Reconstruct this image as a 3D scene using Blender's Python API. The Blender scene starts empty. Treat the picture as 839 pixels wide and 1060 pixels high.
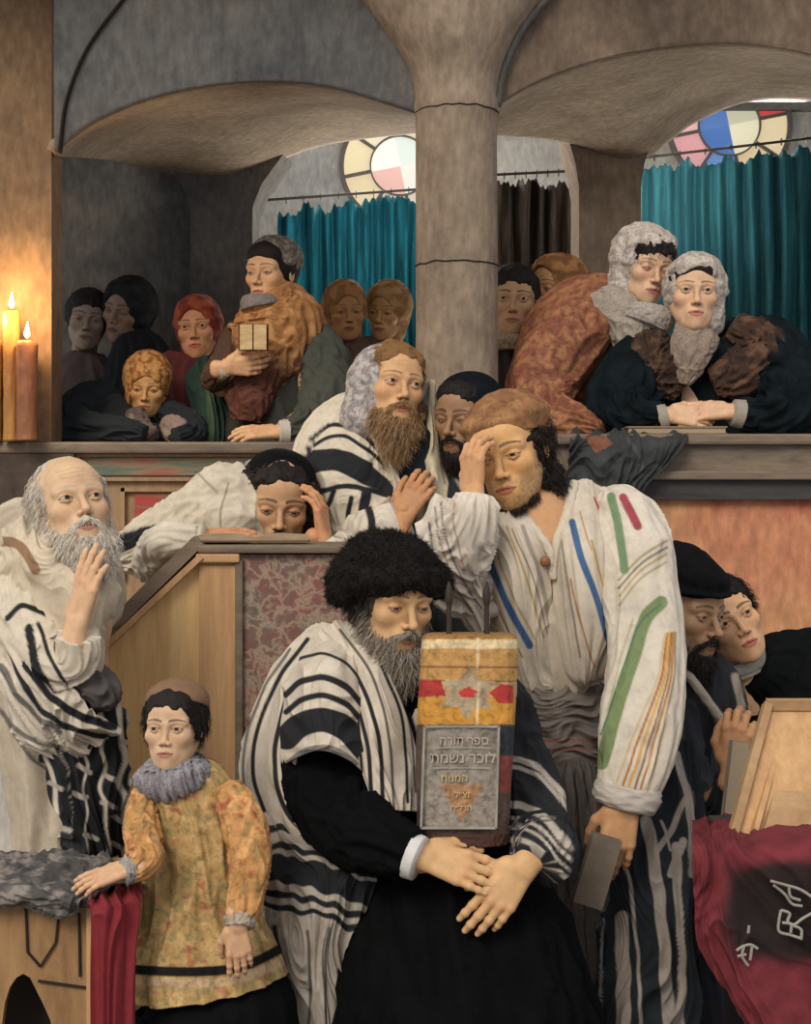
import bpy, math, random
import numpy as np
import openvdb as vdb
from mathutils import Vector, Matrix, Euler

# ------------------------------------------------------------------ camera frame
F, CX, CY, CZ = 1700.0, 419.5, 530.0, 1.5
DY = 0.0   # how much farther back the figure being built stands
def P(px, py, Y):
    """a point seen at pixel (px,py), standing Y metres in front of the viewer"""
    Y = Y+DY; return np.array([(px-CX)/F*Y, Y, CZ-(py-CY)/F*Y])
scene = bpy.context.scene
COL = bpy.data.collections.new('synagogue'); scene.collection.children.link(COL)

def lin(h):
    h = h.lstrip('#'); c = [int(h[i:i+2], 16)/255 for i in (0, 2, 4)]
    return np.array([x/12.92 if x <= .04045 else ((x+.055)/1.055)**2.4 for x in c])
def L4(h): return (*lin(h), 1.0)

# ------------------------------------------------------------------ numpy noise
_rs = np.random.RandomState(7)
_perm = _rs.permutation(256); _perm = np.concatenate([_perm, _perm, _perm])
_grad = _rs.normal(size=(256, 3)); _grad /= np.linalg.norm(_grad, axis=1)[:, None]
def noise3(p):
    p = np.asarray(p, float); i = np.floor(p).astype(int); f = p-i; i &= 255
    u = f*f*f*(f*(f*6-15)+10); out = 0
    for dx in (0, 1):
        for dy in (0, 1):
            for dz in (0, 1):
                h = _perm[_perm[_perm[(i[..., 0]+dx) & 255]+((i[..., 1]+dy) & 255)]+((i[..., 2]+dz) & 255)]
                g = _grad[h]
                d = g[..., 0]*(f[..., 0]-dx)+g[..., 1]*(f[..., 1]-dy)+g[..., 2]*(f[..., 2]-dz)
                w = (u[..., 0] if dx else 1-u[..., 0])*(u[..., 1] if dy else 1-u[..., 1])*(u[..., 2] if dz else 1-u[..., 2])
                out = out+d*w
    return out*1.6
def fbm(p, o=3):
    p = np.asarray(p, float); s = 0; a = 1
    for k in range(o): s = s+a*noise3(p*(2**k)+k*17.3); a *= .5
    return s
def sst(a, b, x):
    t = np.clip((x-a)/(b-a), 0, 1); return t*t*(3-2*t)

# ------------------------------------------------------------------ mesh output
def origin_of(o): return np.array(o['_org']) if o is not None else np.zeros(3)
def mesh_obj(name, V, faces, mat, parent=None, col=None, org=None, smooth=True):
    V = np.asarray(V, float)
    if org is None: org = origin_of(parent) if parent is not None else np.zeros(3)
    org = np.asarray(org, float)
    me = bpy.data.meshes.new(name)
    if isinstance(faces, (np.ndarray, tuple)):
        fs = faces if isinstance(faces, tuple) else (faces,)
        li = np.concatenate([q.ravel() for q in fs]).astype(np.int32); tot = np.concatenate([np.full(len(q), q.shape[1], np.int32) for q in fs])
        me.vertices.add(len(V)); me.vertices.foreach_set('co', (V-org).astype(np.float32).ravel())
        me.loops.add(len(li)); me.loops.foreach_set('vertex_index', li)
        me.polygons.add(len(tot)); me.polygons.foreach_set('loop_start', np.concatenate([[0], np.cumsum(tot)[:-1]]).astype(np.int32))
        me.polygons.foreach_set('loop_total', tot)
        me.update(calc_edges=True); me.validate()
    else:
        me.from_pydata([tuple(v) for v in (V-org)], [], faces)
    me.polygons.foreach_set('use_smooth', np.full(len(me.polygons), smooth, bool))
    if col is not None:
        at = me.color_attributes.new('Col', 'FLOAT_COLOR', 'POINT')
        c = np.ones((len(V), 4), np.float32); c[:, :3] = np.clip(col, 0, 1); at.data.foreach_set('color', c.ravel())
    me.update()
    o = bpy.data.objects.new(name, me); COL.objects.link(o)
    if mat: me.materials.append(mat)
    if parent is not None: o.parent = parent; o['_org'] = list(org)
    else: o.location = Vector(org); o['_org'] = list(org)
    return o
def empty(name, loc):
    o = bpy.data.objects.new(name, None); COL.objects.link(o); o.location = Vector(loc); o['_org'] = list(map(float, loc)); o.empty_display_size = .05
    return o
def tag(o, label=None, cat=None, group=None, kind=None):
    if label: o['label'] = label
    if cat: o['category'] = cat
    if group: o['group'] = group
    if kind: o['kind'] = kind
    return o
class Bag:
    """collects vertex blocks into one mesh"""
    def __init__(s): s.V = []; s.F = []; s.C = []; s.n = 0
    def add(s, V, Fc, C=None):
        V = np.asarray(V, float); s.V.append(V)
        s.F += [tuple(int(i)+s.n for i in f) for f in Fc]; s.n += len(V)
        s.C.append(np.ones((len(V), 3))*(.5 if C is None else C)); return s
    def box(s, a, b, C=None, bev=0):
        a = np.minimum(a, b).astype(float), np.maximum(a, b).astype(float); lo, hi = a
        if bev <= 0:
            V = [(x, y, z) for x in (lo[0], hi[0]) for y in (lo[1], hi[1]) for z in (lo[2], hi[2])]
            return s.add(V, [(0, 1, 3, 2), (4, 6, 7, 5), (0, 4, 5, 1), (2, 3, 7, 6), (0, 2, 6, 4), (1, 5, 7, 3)], C)
        import bmesh
        bm = bmesh.new(); bmesh.ops.create_cube(bm, size=1)
        for v in bm.verts: v.co = Vector((lo+hi)/2)+Vector([v.co[i]*(hi-lo)[i] for i in range(3)])
        bmesh.ops.bevel(bm, geom=bm.edges[:], offset=min(bev, (hi-lo).min()*.45), segments=2, affect='EDGES', profile=.6)
        bm.verts.ensure_lookup_table()
        s.add([v.co[:] for v in bm.verts], [[v.index for v in f.verts] for f in bm.faces], C); bm.free(); return s
    def build(s, name, mat, parent=None, smooth=False, org=None, vc=False):
        return mesh_obj(name, np.concatenate(s.V), s.F, mat, parent, np.concatenate(s.C) if vc else None, org, smooth)
def beam(bag, p0, p1, w, d, up=(0, 0, 1), C=None):
    """rectangular bar from p0 to p1, w wide (along side), d thick"""
    p0, p1 = np.array(p0, float), np.array(p1, float); t = p1-p0; t /= np.linalg.norm(t)
    sd = np.cross(t, up); sd /= np.linalg.norm(sd); u = np.cross(sd, t)
    V = []
    for p in (p0, p1):
        for a, b in ((-1, -1), (1, -1), (1, 1), (-1, 1)): V.append(p+sd*a*w/2+u*b*d/2)
    bag.add(V, [(0, 3, 2, 1), (4, 5, 6, 7), (0, 1, 5, 4), (1, 2, 6, 5), (2, 3, 7, 6), (3, 0, 4, 7)], C)
def prism(bag, poly, d, C=None):
    """poly = list of 3D points (planar), extruded by vector d"""
    poly = [np.array(p, float) for p in poly]; n = len(poly); d = np.array(d, float)
    V = poly+[p+d for p in poly]
    bag.add(V, [list(range(n))[::-1], list(range(n, 2*n))]+[(i, (i+1) % n, n+(i+1) % n, n+i) for i in range(n)], C)

def grid_faces(nu, nv, wrap=False):
    idx = np.arange(nu*nv).reshape(nv, nu)
    if wrap: idx = np.concatenate([idx, idx[:, :1]], 1)
    a, b, c, d = idx[:-1, :-1], idx[:-1, 1:], idx[1:, 1:], idx[1:, :-1]
    return np.stack([a, b, c, d], -1).reshape(-1, 4)
def cr(pts, n, closed=False):
    """Catmull-Rom through pts (k,dim) resampled to n"""
    pts = np.asarray(pts, float); k = len(pts)
    if k == 2:
        t = np.linspace(0, 1, n).reshape(-1, *([1]*(pts.ndim-1))); return pts[0]*(1-t)+pts[1]*t
    if closed:
        t = np.linspace(0, k, n, endpoint=False); i = np.floor(t).astype(int); f = (t-i)[:, None]
        g = lambda j: pts[(i+j) % k]
    else:
        ext = np.concatenate([[2*pts[0]-pts[1]], pts, [2*pts[-1]-pts[-2]]]); t = np.linspace(0, k-1, n)
        i = np.minimum(np.floor(t).astype(int), k-2); f = (t-i).reshape(-1, *([1]*(pts.ndim-1)))
        g = lambda j: ext[i+j+1]
    if closed: f = (t-i).reshape(-1, *([1]*(pts.ndim-1)))
    p0, p1, p2, p3 = g(-1), g(0), g(1), g(2)
    return .5*((2*p1)+(-p0+p2)*f+(2*p0-5*p1+4*p2-p3)*f**2+(-p0+3*p1-3*p2+p3)*f**3)
def pch(S, n):
    """monotone interpolation of rows by chord length (no overshoot)"""
    S = np.asarray(S, float); k = len(S); d = np.linalg.norm(np.diff(S[:, :5], axis=0), axis=1)+1e-6; t = np.concatenate([[0], np.cumsum(d)]); h = d[:, None]; m = np.diff(S, axis=0)/h
    if k == 2: u = np.linspace(0, 1, n)[:, None]; return S[0]*(1-u)+S[1]*u
    s = np.zeros_like(S); s[0] = m[0]; s[-1] = m[-1]; h0, h1 = h[:-1], h[1:]
    s[1:-1] = (m[:-1]*h1+m[1:]*h0)/(h0+h1)
    lim = 3*np.minimum(np.abs(m[:-1]), np.abs(m[1:])); q = np.clip(s[1:-1], -lim, lim); q[m[:-1]*m[1:] <= 0] = 0
    soft = np.clip(s[1:-1], -1.2*np.maximum(np.abs(m[:-1]), np.abs(m[1:])), 1.2*np.maximum(np.abs(m[:-1]), np.abs(m[1:]))); ratio = (np.minimum(h0, h1)/np.maximum(h0, h1)); s[1:-1] = np.where(ratio > .35, soft, q)
    x = np.linspace(0, t[-1], n); i = np.clip(np.searchsorted(t, x, 'right')-1, 0, k-2); hh = d[i][:, None]; f = ((x-t[i])/d[i])[:, None]
    return (2*f**3-3*f**2+1)*S[i]+(f**3-2*f**2+f)*hh*s[i]+(-2*f**3+3*f**2)*S[i+1]+(f**3-f**2)*hh*s[i+1]
def normals_grid(G, wrap=False):
    if wrap: du = np.roll(G, -1, 1)-np.roll(G, 1, 1)
    else: du = np.gradient(G, axis=1)
    dv = np.gradient(G, axis=0); n = np.cross(du, dv); return n/(np.linalg.norm(n, axis=2)[..., None]+1e-9)

def patch(name, rows, mat, parent=None, colf=None, nu=60, nv=60, fold=None, thick=.006, raw=False, side=-1, cup=0):
    """cloth surface through a grid of (px,py,Y) points; u along a row, v from row to row. fold=(amp,fu,fv,warp)"""
    R = np.array([[P(*q) if not raw else q for q in r] for r in rows])
    G = cr(R, nv); G = np.transpose(cr(np.transpose(G, (1, 0, 2)), nu), (1, 0, 2))
    N = normals_grid(G)
    if np.mean(N[..., 1]) > 0: N = -N
    u, v = np.meshgrid(np.linspace(0, 1, nu), np.linspace(0, 1, nv))
    if fold:
        for (amp, fu, fv, wp) in (fold if isinstance(fold, list) else [fold]):
            sd = hash(name) % 97 if False else len(name)*3.7+len(rows)+R[0, 0, 0]*31
            w = wp*noise3(np.stack([u*2.3, v*2.3, u*0+sd], -1))
            nn = noise3(np.stack([(u+w)*fu, (v+w)*fv, u*0+sd*1.3], -1))
            G = G+N*(amp*(1.1-2.2*np.abs(nn)**.8-.3))[..., None]
    if cup: G = G+N*(cup*np.sin(np.pi*u)*1.0)[..., None]
    C = colf(u, v, G).reshape(-1, 3) if callable(colf) else (np.ones((nu*nv, 3))*colf if colf is not None else None)
    Gf = G.reshape(-1, 3); B = (G-N*thick).reshape(-1, 3)
    n = nu*nv; f = grid_faces(nu, nv); idx = np.arange(n).reshape(nv, nu)
    loop = np.concatenate([idx[0, :], idx[1:, -1], idx[-1, -2::-1], idx[-2:0:-1, 0]]); l2 = np.roll(loop, -1)
    rim = np.stack([loop, l2, l2+n, loop+n], -1)
    faces = np.concatenate([f, f[:, ::-1]+n, rim[:, ::-1]])
    if C is not None: C = np.concatenate([C, C])
    return mesh_obj(name, np.concatenate([Gf, B]), faces, mat, parent, C)

def loft(name, secs, mat, parent=None, colf=None, na=72, nv=90, fold=None, raw=False, ref=(0, 1, 0), power=2.0, caps=True, profile=None, bag=None):
    """closed sleeve/gown: secs = (px,py,Y,half_w_px,depth_ratio or metres if raw). angle a: 0..1, front of ring faces the viewer at a=.75.
    fold list of (amp, fa, fv, warp)."""
    S = []
    for q in secs:
        if raw: S.append([*q[0], q[1], q[2]])
        else:
            p = P(*q[:3]); w = q[3]/F*(q[2]+DY); S.append([*p, w, w*q[4] if len(q) > 4 else w*.8])
    S = pch(np.array(S, float), nv); C = S[:, :3]; T = np.gradient(C, axis=0); T /= np.linalg.norm(T, axis=1)[:, None]+1e-9
    ref = np.array(ref, float); sd = np.cross(T, ref); sd /= np.linalg.norm(sd, axis=1)[:, None]+1e-9
    for i in range(1, nv):
        if np.dot(sd[i], sd[i-1]) < 0: sd[i] *= -1
    dp = np.cross(sd, T)
    if dp[:, 1].mean() < 0: dp = -dp
    if sd[0, 0] < 0 and abs(sd[0, 0]) > .3: sd = -sd
    a = np.linspace(0, 1, na, endpoint=False); th = a*2*np.pi
    ca, sa = np.cos(th), np.sin(th)
    if power != 2: ca, sa = np.sign(ca)*np.abs(ca)**(2/power), np.sign(sa)*np.abs(sa)**(2/power)
    rw = np.maximum(S[:, 3], .001)[:, None]; rd = np.maximum(S[:, 4], .001)[:, None]
    A, Vv = np.meshgrid(a, np.linspace(0, 1, nv))
    G = C[:, None]+sd[:, None]*(rw*ca)[..., None]+dp[:, None]*(rd*sa)[..., None]
    N = sd[:, None]*(ca[None]/rw)[..., None]+dp[:, None]*(sa[None]/rd)[..., None]; N /= np.linalg.norm(N, axis=2)[..., None]+1e-9
    if fold:
        for (amp, fa, fv, wp) in (fold if isinstance(fold, list) else [fold]):
            seed = S[0, 0]*13+S[0, 2]*7+len(name)
            cx, cy = np.cos(A*2*np.pi), np.sin(A*2*np.pi)
            w = wp*noise3(np.stack([cx*1.3, cy*1.3, Vv*3+seed], -1))
            nn = noise3(np.stack([cx*fa/3+w, cy*fa/3+w*.5, (Vv+w*.3)*fv+seed], -1))
            k = sst(0, .06, Vv)*.7+.3
            G = G+N*(amp*k*(.8-2.2*np.abs(nn)**.8))[..., None]
    if profile is not None: G = profile(G, N, A, Vv)
    Cc = None
    if callable(colf): Cc = colf(A, Vv, G, np.broadcast_to(ca, A.shape), np.broadcast_to(sa, A.shape)).reshape(-1, 3)
    elif colf is not None: Cc = np.ones((na*nv, 3))*colf
    V = G.reshape(-1, 3); f = grid_faces(na, nv, True)
    if caps:
        V = np.concatenate([V, [C[0], C[-1]]]); i = np.arange(na); j = (i+1) % na; n = na*nv
        c0 = np.stack([j, i, i*0+n, i*0+n], -1); c1 = np.stack([i+(nv-1)*na, j+(nv-1)*na, i*0+n+1, i*0+n+1], -1)
        if Cc is not None: Cc = np.concatenate([Cc, Cc[:1], Cc[na*(nv-1):na*(nv-1)+1]])
        faces = (f, np.concatenate([c0, c1])[:, :3])
    else: faces = f
    if bag is not None: bag.add(V, [tuple(x) for q in (faces if isinstance(faces, tuple) else (faces,)) for x in q], Cc); return None
    return mesh_obj(name, V, faces, mat, parent, Cc)

# ------------------------------------------------------------------ signed-distance sculpting
class SDF:
    def __init__(s): s.ops = []
    def ell(s, c, r, k=.01, R=None, sub=False): s.ops.append(('e', np.array(c, float), np.array(r, float), k, R, sub)); return s
    def cap(s, a, b, ra, rb, k=.01, sub=False): s.ops.append(('c', np.array(a, float), np.array(b, float), (ra, rb), k, sub)); return s
    def bounds(s):
        lo, hi = np.full(3, 9.), np.full(3, -9.)
        for o in s.ops:
            if o[-1]: continue
            if o[0] == 'e': r = o[2] if o[4] is None else np.full(3, o[2].max()); pts = [(o[1]-r, o[1]+r)]
            else: pts = [(o[1]-o[3][0], o[1]+o[3][0]), (o[2]-o[3][1], o[2]+o[3][1])]
            for a, b in pts: lo = np.minimum(lo, a); hi = np.maximum(hi, b)
        return lo, hi
    def ev(s, X, ax, vox):
        d = np.full(X.shape[:-1], 1.0, np.float32)
        for o in s.ops:
            k = o[3] if o[0] == 'e' else o[4]; mg = k+4*vox
            if o[0] == 'e': lo, hi = o[1]-o[2]-mg, o[1]+o[2]+mg
            else: lo = np.minimum(o[1]-o[3][0], o[2]-o[3][1])-mg; hi = np.maximum(o[1]+o[3][0], o[2]+o[3][1])+mg
            sl = tuple(slice(int(np.searchsorted(ax[i], lo[i])), int(np.searchsorted(ax[i], hi[i]))) for i in range(3))
            p = X[sl]; dd = d[sl]
            if dd.size == 0: continue
            if o[0] == 'e':
                q = p-o[1].astype(np.float32); r = o[2].astype(np.float32)
                k0 = np.sqrt(((q/r)**2).sum(-1)); k1 = np.sqrt(((q/(r*r))**2).sum(-1))+1e-6; e = k0*(k0-1)/k1
            else:
                a, b = o[1].astype(np.float32), o[2].astype(np.float32); ba = b-a; pa = p-a
                h = np.clip((pa@ba)/max(float(ba@ba), 1e-9), 0, 1); q = pa-h[..., None]*ba
                e = np.sqrt((q*q).sum(-1))-(o[3][0]+(o[3][1]-o[3][0])*h)
            if o[-1]:
                h = np.maximum(k-np.abs(-e-dd), 0)/k; d[sl] = np.maximum(dd, -e)+h*h*k*.25
            else:
                h = np.maximum(k-np.abs(e-dd), 0)/k; d[sl] = np.minimum(dd, e)-h*h*k*.25
        return d
    def mesh(s, vox, disp=None):
        lo, hi = s.bounds(); lo -= 4*vox; hi += 4*vox
        n = np.ceil((hi-lo)/vox).astype(int); ax = [(lo[i]+np.arange(n[i])*vox).astype(np.float32) for i in range(3)]
        X = np.stack(np.meshgrid(*ax, indexing='ij'), -1); d = s.ev(X, ax, vox)
        if disp is not None:
            m = np.abs(d) < .03; q = disp(X[m]); d[m] = d[m]-q
        g = vdb.FloatGrid(background=1.0); g.copyFromArray(np.ascontiguousarray(d, np.float32)); g.transform = vdb.createLinearTransform(1.0)
        pts, q = g.convertToQuads(isovalue=0.0)
        V = pts.astype(float)*vox+lo
        return V, q[:, ::-1].astype(int)
def sph(c, r): return (c, (r, r, r))

def strands(bag, pts, dirs, length, rad, C, seg=4, curl=0, grav=0.0, rnd=None, tip=.15):
    """many thin tapered hair locks, as 3-sided tubes"""
    rnd = rnd or np.random.RandomState(3); n = len(pts); pts = np.array(pts, float); d = np.array(dirs, float)
    d /= np.linalg.norm(d, axis=1)[:, None]+1e-9
    length = np.ones(n)*length; ph = rnd.rand(n)*6.28
    sd = np.cross(d, rnd.normal(size=(n, 3))); sd /= np.linalg.norm(sd, axis=1)[:, None]+1e-9
    rings = []; cc = []
    C = np.ones((n, 3))*C
    p = pts.copy(); dd = d.copy()
    for k in range(seg+1):
        t = k/seg; r = rad*(1-(1-tip)*t); tt = dd/(np.linalg.norm(dd, axis=1)[:, None]+1e-9)
        u = sd-tt*(sd*tt).sum(1)[:, None]; u /= np.linalg.norm(u, axis=1)[:, None]+1e-9; w = np.cross(tt, u)
        rings.append(np.stack([p+(u*math.cos(j*2.094)+w*math.sin(j*2.094))*r for j in range(3)], 1)); cc.append(np.repeat(C[:, None], 3, 1))
        ang = ph+t*6.28*curl
        off = (u*np.cos(ang)[:, None]+w*np.sin(ang)[:, None])*(.6 if curl else 0)
        dd = dd+np.array([0, 0, -grav])/seg
        st = tt*1.0+off; p = p+st*(length/seg)[:, None]
    G = np.stack(rings, 1).reshape(-1, 3); Cc = np.stack(cc, 1).reshape(-1, 3)
    base = np.arange(n)[:, None, None]*((seg+1)*3)+np.arange(seg)[None, :, None]*3+np.arange(3)[None, None, :]
    j = (np.arange(3)+1) % 3; nx = np.arange(n)[:, None, None]*((seg+1)*3)+np.arange(seg)[None, :, None]*3+j[None, None, :]
    f = np.stack([base, nx, nx+3, base+3], -1).reshape(-1, 4)
    bag.append((G, f, Cc))
def merge(parts):
    V, Fq, C, n = [], [], [], 0
    for v, f, c in parts:
        V.append(v); Fq.append(np.asarray(f)+n); C.append(np.ones((len(v), 3))*c); n += len(v)
    return np.concatenate(V), np.concatenate(Fq), np.concatenate(C)

# ------------------------------------------------------------------ materials
def newmat(name):
    m = bpy.data.materials.new(name); m.use_nodes = True; nt = m.node_tree; b = nt.nodes['Principled BSDF']; return m, nt, b
def nd(nt, t, **kw):
    n = nt.nodes.new(t)
    for k, v in kw.items():
        if k.startswith('i_'): n.inputs[k[2:].replace('_', ' ')].default_value = v
        else: setattr(n, k, v)
    return n
def mapped(nt, scale):
    tc = nd(nt, 'ShaderNodeTexCoord'); mp = nd(nt, 'ShaderNodeMapping'); mp.inputs['Scale'].default_value = scale
    nt.links.new(tc.outputs['Object'], mp.inputs['Vector']); return mp
def mixc(nt, a, b, fac, mode='MIX'):
    m = nd(nt, 'ShaderNodeMix', data_type='RGBA', blend_type=mode)
    for s, v in ((m.inputs[6], a), (m.inputs[7], b), (m.inputs[0], fac)):
        if isinstance(v, bpy.types.NodeSocket): nt.links.new(v, s)
        else: s.default_value = v
    return m.outputs[2]
def ramp(nt, fac, stops):
    r = nd(nt, 'ShaderNodeValToRGB'); e = r.color_ramp.elements
    while len(e) < len(stops): e.new(.5)
    for i, (p, c) in enumerate(stops): e[i].position = p; e[i].color = c if len(c) == 4 else (*c, 1)
    nt.links.new(fac, r.inputs[0]); return r.outputs[0]
def vc_mat(name, rough=.8, mott=.18, mscale=(30, 30, 30), bump=.15, bscale=260, sss=0, spec=.25, sheen=0, weave=None):
    """colour comes from the mesh's own colour layer, broken up by a fine mottling"""
    m, nt, b = newmat(name); at = nd(nt, 'ShaderNodeAttribute', attribute_name='Col')
    mp = mapped(nt, mscale); n1 = nd(nt, 'ShaderNodeTexNoise', i_Scale=1.0, i_Detail=5.0, i_Roughness=.65); nt.links.new(mp.outputs[0], n1.inputs['Vector'])
    g = ramp(nt, n1.outputs[0], [(.28, (1-mott*1.6,)*3), (.5, (1, 1, 1)), (.75, (1+mott*.8,)*3)])
    c = mixc(nt, at.outputs['Color'], g, 1.0, 'MULTIPLY'); nt.links.new(c, b.inputs['Base Color'])
    b.inputs['Roughness'].default_value = rough; b.inputs['Specular IOR Level'].default_value = spec
    if sheen: b.inputs['Sheen Weight'].default_value = sheen
    if sss: b.inputs['Subsurface Weight'].default_value = sss; b.inputs['Subsurface Radius'].default_value = (.012, .005, .003); b.inputs['Subsurface Scale'].default_value = .5
    if bump:
        tc = nd(nt, 'ShaderNodeTexCoord'); n2 = nd(nt, 'ShaderNodeTexNoise', i_Scale=float(bscale), i_Detail=3.0); nt.links.new(tc.outputs['Object'], n2.inputs['Vector'])
        bp = nd(nt, 'ShaderNodeBump', i_Strength=bump, i_Distance=.004); nt.links.new(n2.outputs[0], bp.inputs['Height']); nt.links.new(bp.outputs[0], b.inputs['Normal'])
    return m
def solid(name, h, rough=.7, metal=0, h2=None, scale=(12, 12, 12), spec=.3, bump=.1, bs=60, detail=6):
    m, nt, b = newmat(name); mp = mapped(nt, scale); n1 = nd(nt, 'ShaderNodeTexNoise', i_Scale=1.0, i_Detail=float(detail), i_Roughness=.65); nt.links.new(mp.outputs[0], n1.inputs['Vector'])
    h2 = h2 or h; c = ramp(nt, n1.outputs[0], [(.32, L4(h)), (.68, L4(h2))]); nt.links.new(c, b.inputs['Base Color'])
    b.inputs['Roughness'].default_value = rough; b.inputs['Metallic'].default_value = metal; b.inputs['Specular IOR Level'].default_value = spec
    if bump:
        tc = nd(nt, 'ShaderNodeTexCoord'); n2 = nd(nt, 'ShaderNodeTexNoise', i_Scale=float(bs), i_Detail=4.0); nt.links.new(tc.outputs['Object'], n2.inputs['Vector'])
        bp = nd(nt, 'ShaderNodeBump', i_Strength=bump, i_Distance=.01); nt.links.new(n2.outputs[0], bp.inputs['Height']); nt.links.new(bp.outputs[0], b.inputs['Normal'])
    return m
def plaster(name, h, h2, h3):
    m, nt, b = newmat(name); mp = mapped(nt, (1.6, 1.6, 1.6)); n1 = nd(nt, 'ShaderNodeTexNoise', i_Scale=1.3, i_Detail=8.0, i_Roughness=.72); nt.links.new(mp.outputs[0], n1.inputs['Vector'])
    c = ramp(nt, n1.outputs[0], [(.3, L4(h)), (.5, L4(h2)), (.72, L4(h3))])
    mp2 = mapped(nt, (45, 45, 18)); n2 = nd(nt, 'ShaderNodeTexNoise', i_Scale=1.0, i_Detail=4.0); nt.links.new(mp2.outputs[0], n2.inputs['Vector'])
    c = mixc(nt, c, ramp(nt, n2.outputs[0], [(.3, (.78,)*3), (.5, (1, 1, 1)), (.7, (1.25,)*3)]), .9, 'MULTIPLY')
    nt.links.new(c, b.inputs['Base Color']); b.inputs['Roughness'].default_value = .95; b.inputs['Specular IOR Level'].default_value = .1
    bp = nd(nt, 'ShaderNodeBump', i_Strength=.35, i_Distance=.01); nt.links.new(n2.outputs[0], bp.inputs['Height']); nt.links.new(bp.outputs[0], b.inputs['Normal'])
    return m
def wood(name, h, h2, sc=(14, 14, 1.6), rough=.55):
    m, nt, b = newmat(name); mp = mapped(nt, sc); n1 = nd(nt, 'ShaderNodeTexNoise', i_Scale=2.2, i_Detail=7.0, i_Roughness=.7, i_Distortion=.4); nt.links.new(mp.outputs[0], n1.inputs['Vector'])
    c = ramp(nt, n1.outputs[0], [(.3, L4(h)), (.7, L4(h2))]); nt.links.new(c, b.inputs['Base Color']); b.inputs['Roughness'].default_value = rough; b.inputs['Specular IOR Level'].default_value = .3
    bp = nd(nt, 'ShaderNodeBump', i_Strength=.15, i_Distance=.004); nt.links.new(n1.outputs[0], bp.inputs['Height']); nt.links.new(bp.outputs[0], b.inputs['Normal']); return m
M = {}
M['skin'] = vc_mat('skin', .55, .07, (60, 60, 60), .05, 300, sss=.12, spec=.35)
M['cloth'] = vc_mat('wool_cloth', .9, .10, (50, 50, 50), .25, 420)
M['soft'] = vc_mat('hair_strands', .7, .12, (60, 60, 60), 0)
M['fur'] = vc_mat('fur', .85, .25, (40, 40, 40), .6, 160)
M['velvet'] = vc_mat('dark_velvet', .9, .3, (25, 25, 25), .2, 300, sheen=.0, spec=.1)
M['lace'] = vc_mat('lace', .9, .38, (170, 170, 170), .4, 300)
M['brocade'] = vc_mat('brocade', .8, .35, (70, 70, 70), .4, 160)
# ================================================================== THE ROOM
M['plaster_brown'] = plaster('brown_plaster', '#4a4038', '#6f6052', '#8d7a66')
M['plaster_grey'] = plaster('grey_plaster', '#45474a', '#5f5d5a', '#7a736b')
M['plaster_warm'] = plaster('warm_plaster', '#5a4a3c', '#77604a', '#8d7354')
M['plaster_pale'] = plaster('pale_plaster', '#a09c97', '#b5b1ab', '#c8c2b8')
M['plaster_soffit'] = plaster('soffit_plaster', '#6f6355', '#8f8272', '#a89a88')
M['stone'] = plaster('column_stone', '#6b5d50', '#8a7a69', '#a39280')
M['crack'] = solid('dark_joint', '#2c241d', .95, bump=0)
M['ledge'] = wood('ledge_wood', '#5b4e44', '#857460', (3, 14, 14))
M['ledge_dark'] = wood('dark_moulding', '#2b2a2b', '#4a4642', (3, 14, 14))
M['panel'] = wood('panel_wood', '#86694b', '#a98a66', (12, 12, 2))
M['redwall'] = plaster('red_plaster', '#a0564a', '#b98060', '#c29a6c')
M['rod'] = solid('iron_rod', '#3a3029', .6, .3)

def boxw(name, x0, x1, y0, y1, z0, z1, mat, kind='structure', bev=0):
    b = Bag(); b.box(np.array([x0, y0, z0]), np.array([x1, y1, z1]), bev=bev); o = b.build(name, mat); 
    if kind: o['kind'] = kind
    return o
boxw('floor', -6, 6, -3, 9, -.1, 0, solid('floor_stone', '#4b4038', .8, h2='#6a5a4c'))
GZ = .70
boxw('floor_gallery', -3.2, 3.6, 4.98, 8, GZ-.1, GZ, M['ledge'])
def X(px, Y): return (px-CX)/F*Y
def Z(py, Y): return CZ-(py-CY)/F*Y
# back wall of the gallery
boxw('wall_back', -3.4, 4.2, 7.6, 7.8, 0, 4.3, M['plaster_pale'])
boxw('wall_left', X(40, 6.35), X(199, 6.35), 6.35, 6.5, GZ, Z(120, 6.35), M['plaster_grey'])
def pier(name, a, b, Y, d, ytop, mat, flare=.10):
    bag = Bag(); x0, x1 = X(a, Y), X(b, Y); zt = Z(ytop, Y)
    secs = [(GZ, 0), (zt-.12, 0), (zt-.03, flare*.35), (zt+.1, flare*1.3), (zt+.5, flare*2.5)]
    V = []; Fc = []
    for z, f in secs: V += [(x0-f, Y, z), (x1+f, Y, z), (x1+f, Y+d, z), (x0-f, Y+d, z)]
    for k in range(len(secs)-1):
        for i in range(4): j = (i+1) % 4; Fc.append((k*4+i, k*4+j, k*4+4+j, k*4+4+i))
    Fc += [(3, 2, 1, 0), tuple(len(V)-4+i for i in range(4))]
    bag.add(V, Fc); o = bag.build(name, mat); o['kind'] = 'structure'; return o
pier('trim_1', 197, 261, 6.2, .3, 182, M['plaster_grey'])
pier('trim_2', 599, 663, 6.1, .3, 160, M['stone'], .04)
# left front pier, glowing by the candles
boxw('wall_left_pier', X(-140, 4.8), X(64, 5.13), 4.98, 5.13, 0, Z(-120, 4.8), M['plaster_warm'])
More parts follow.
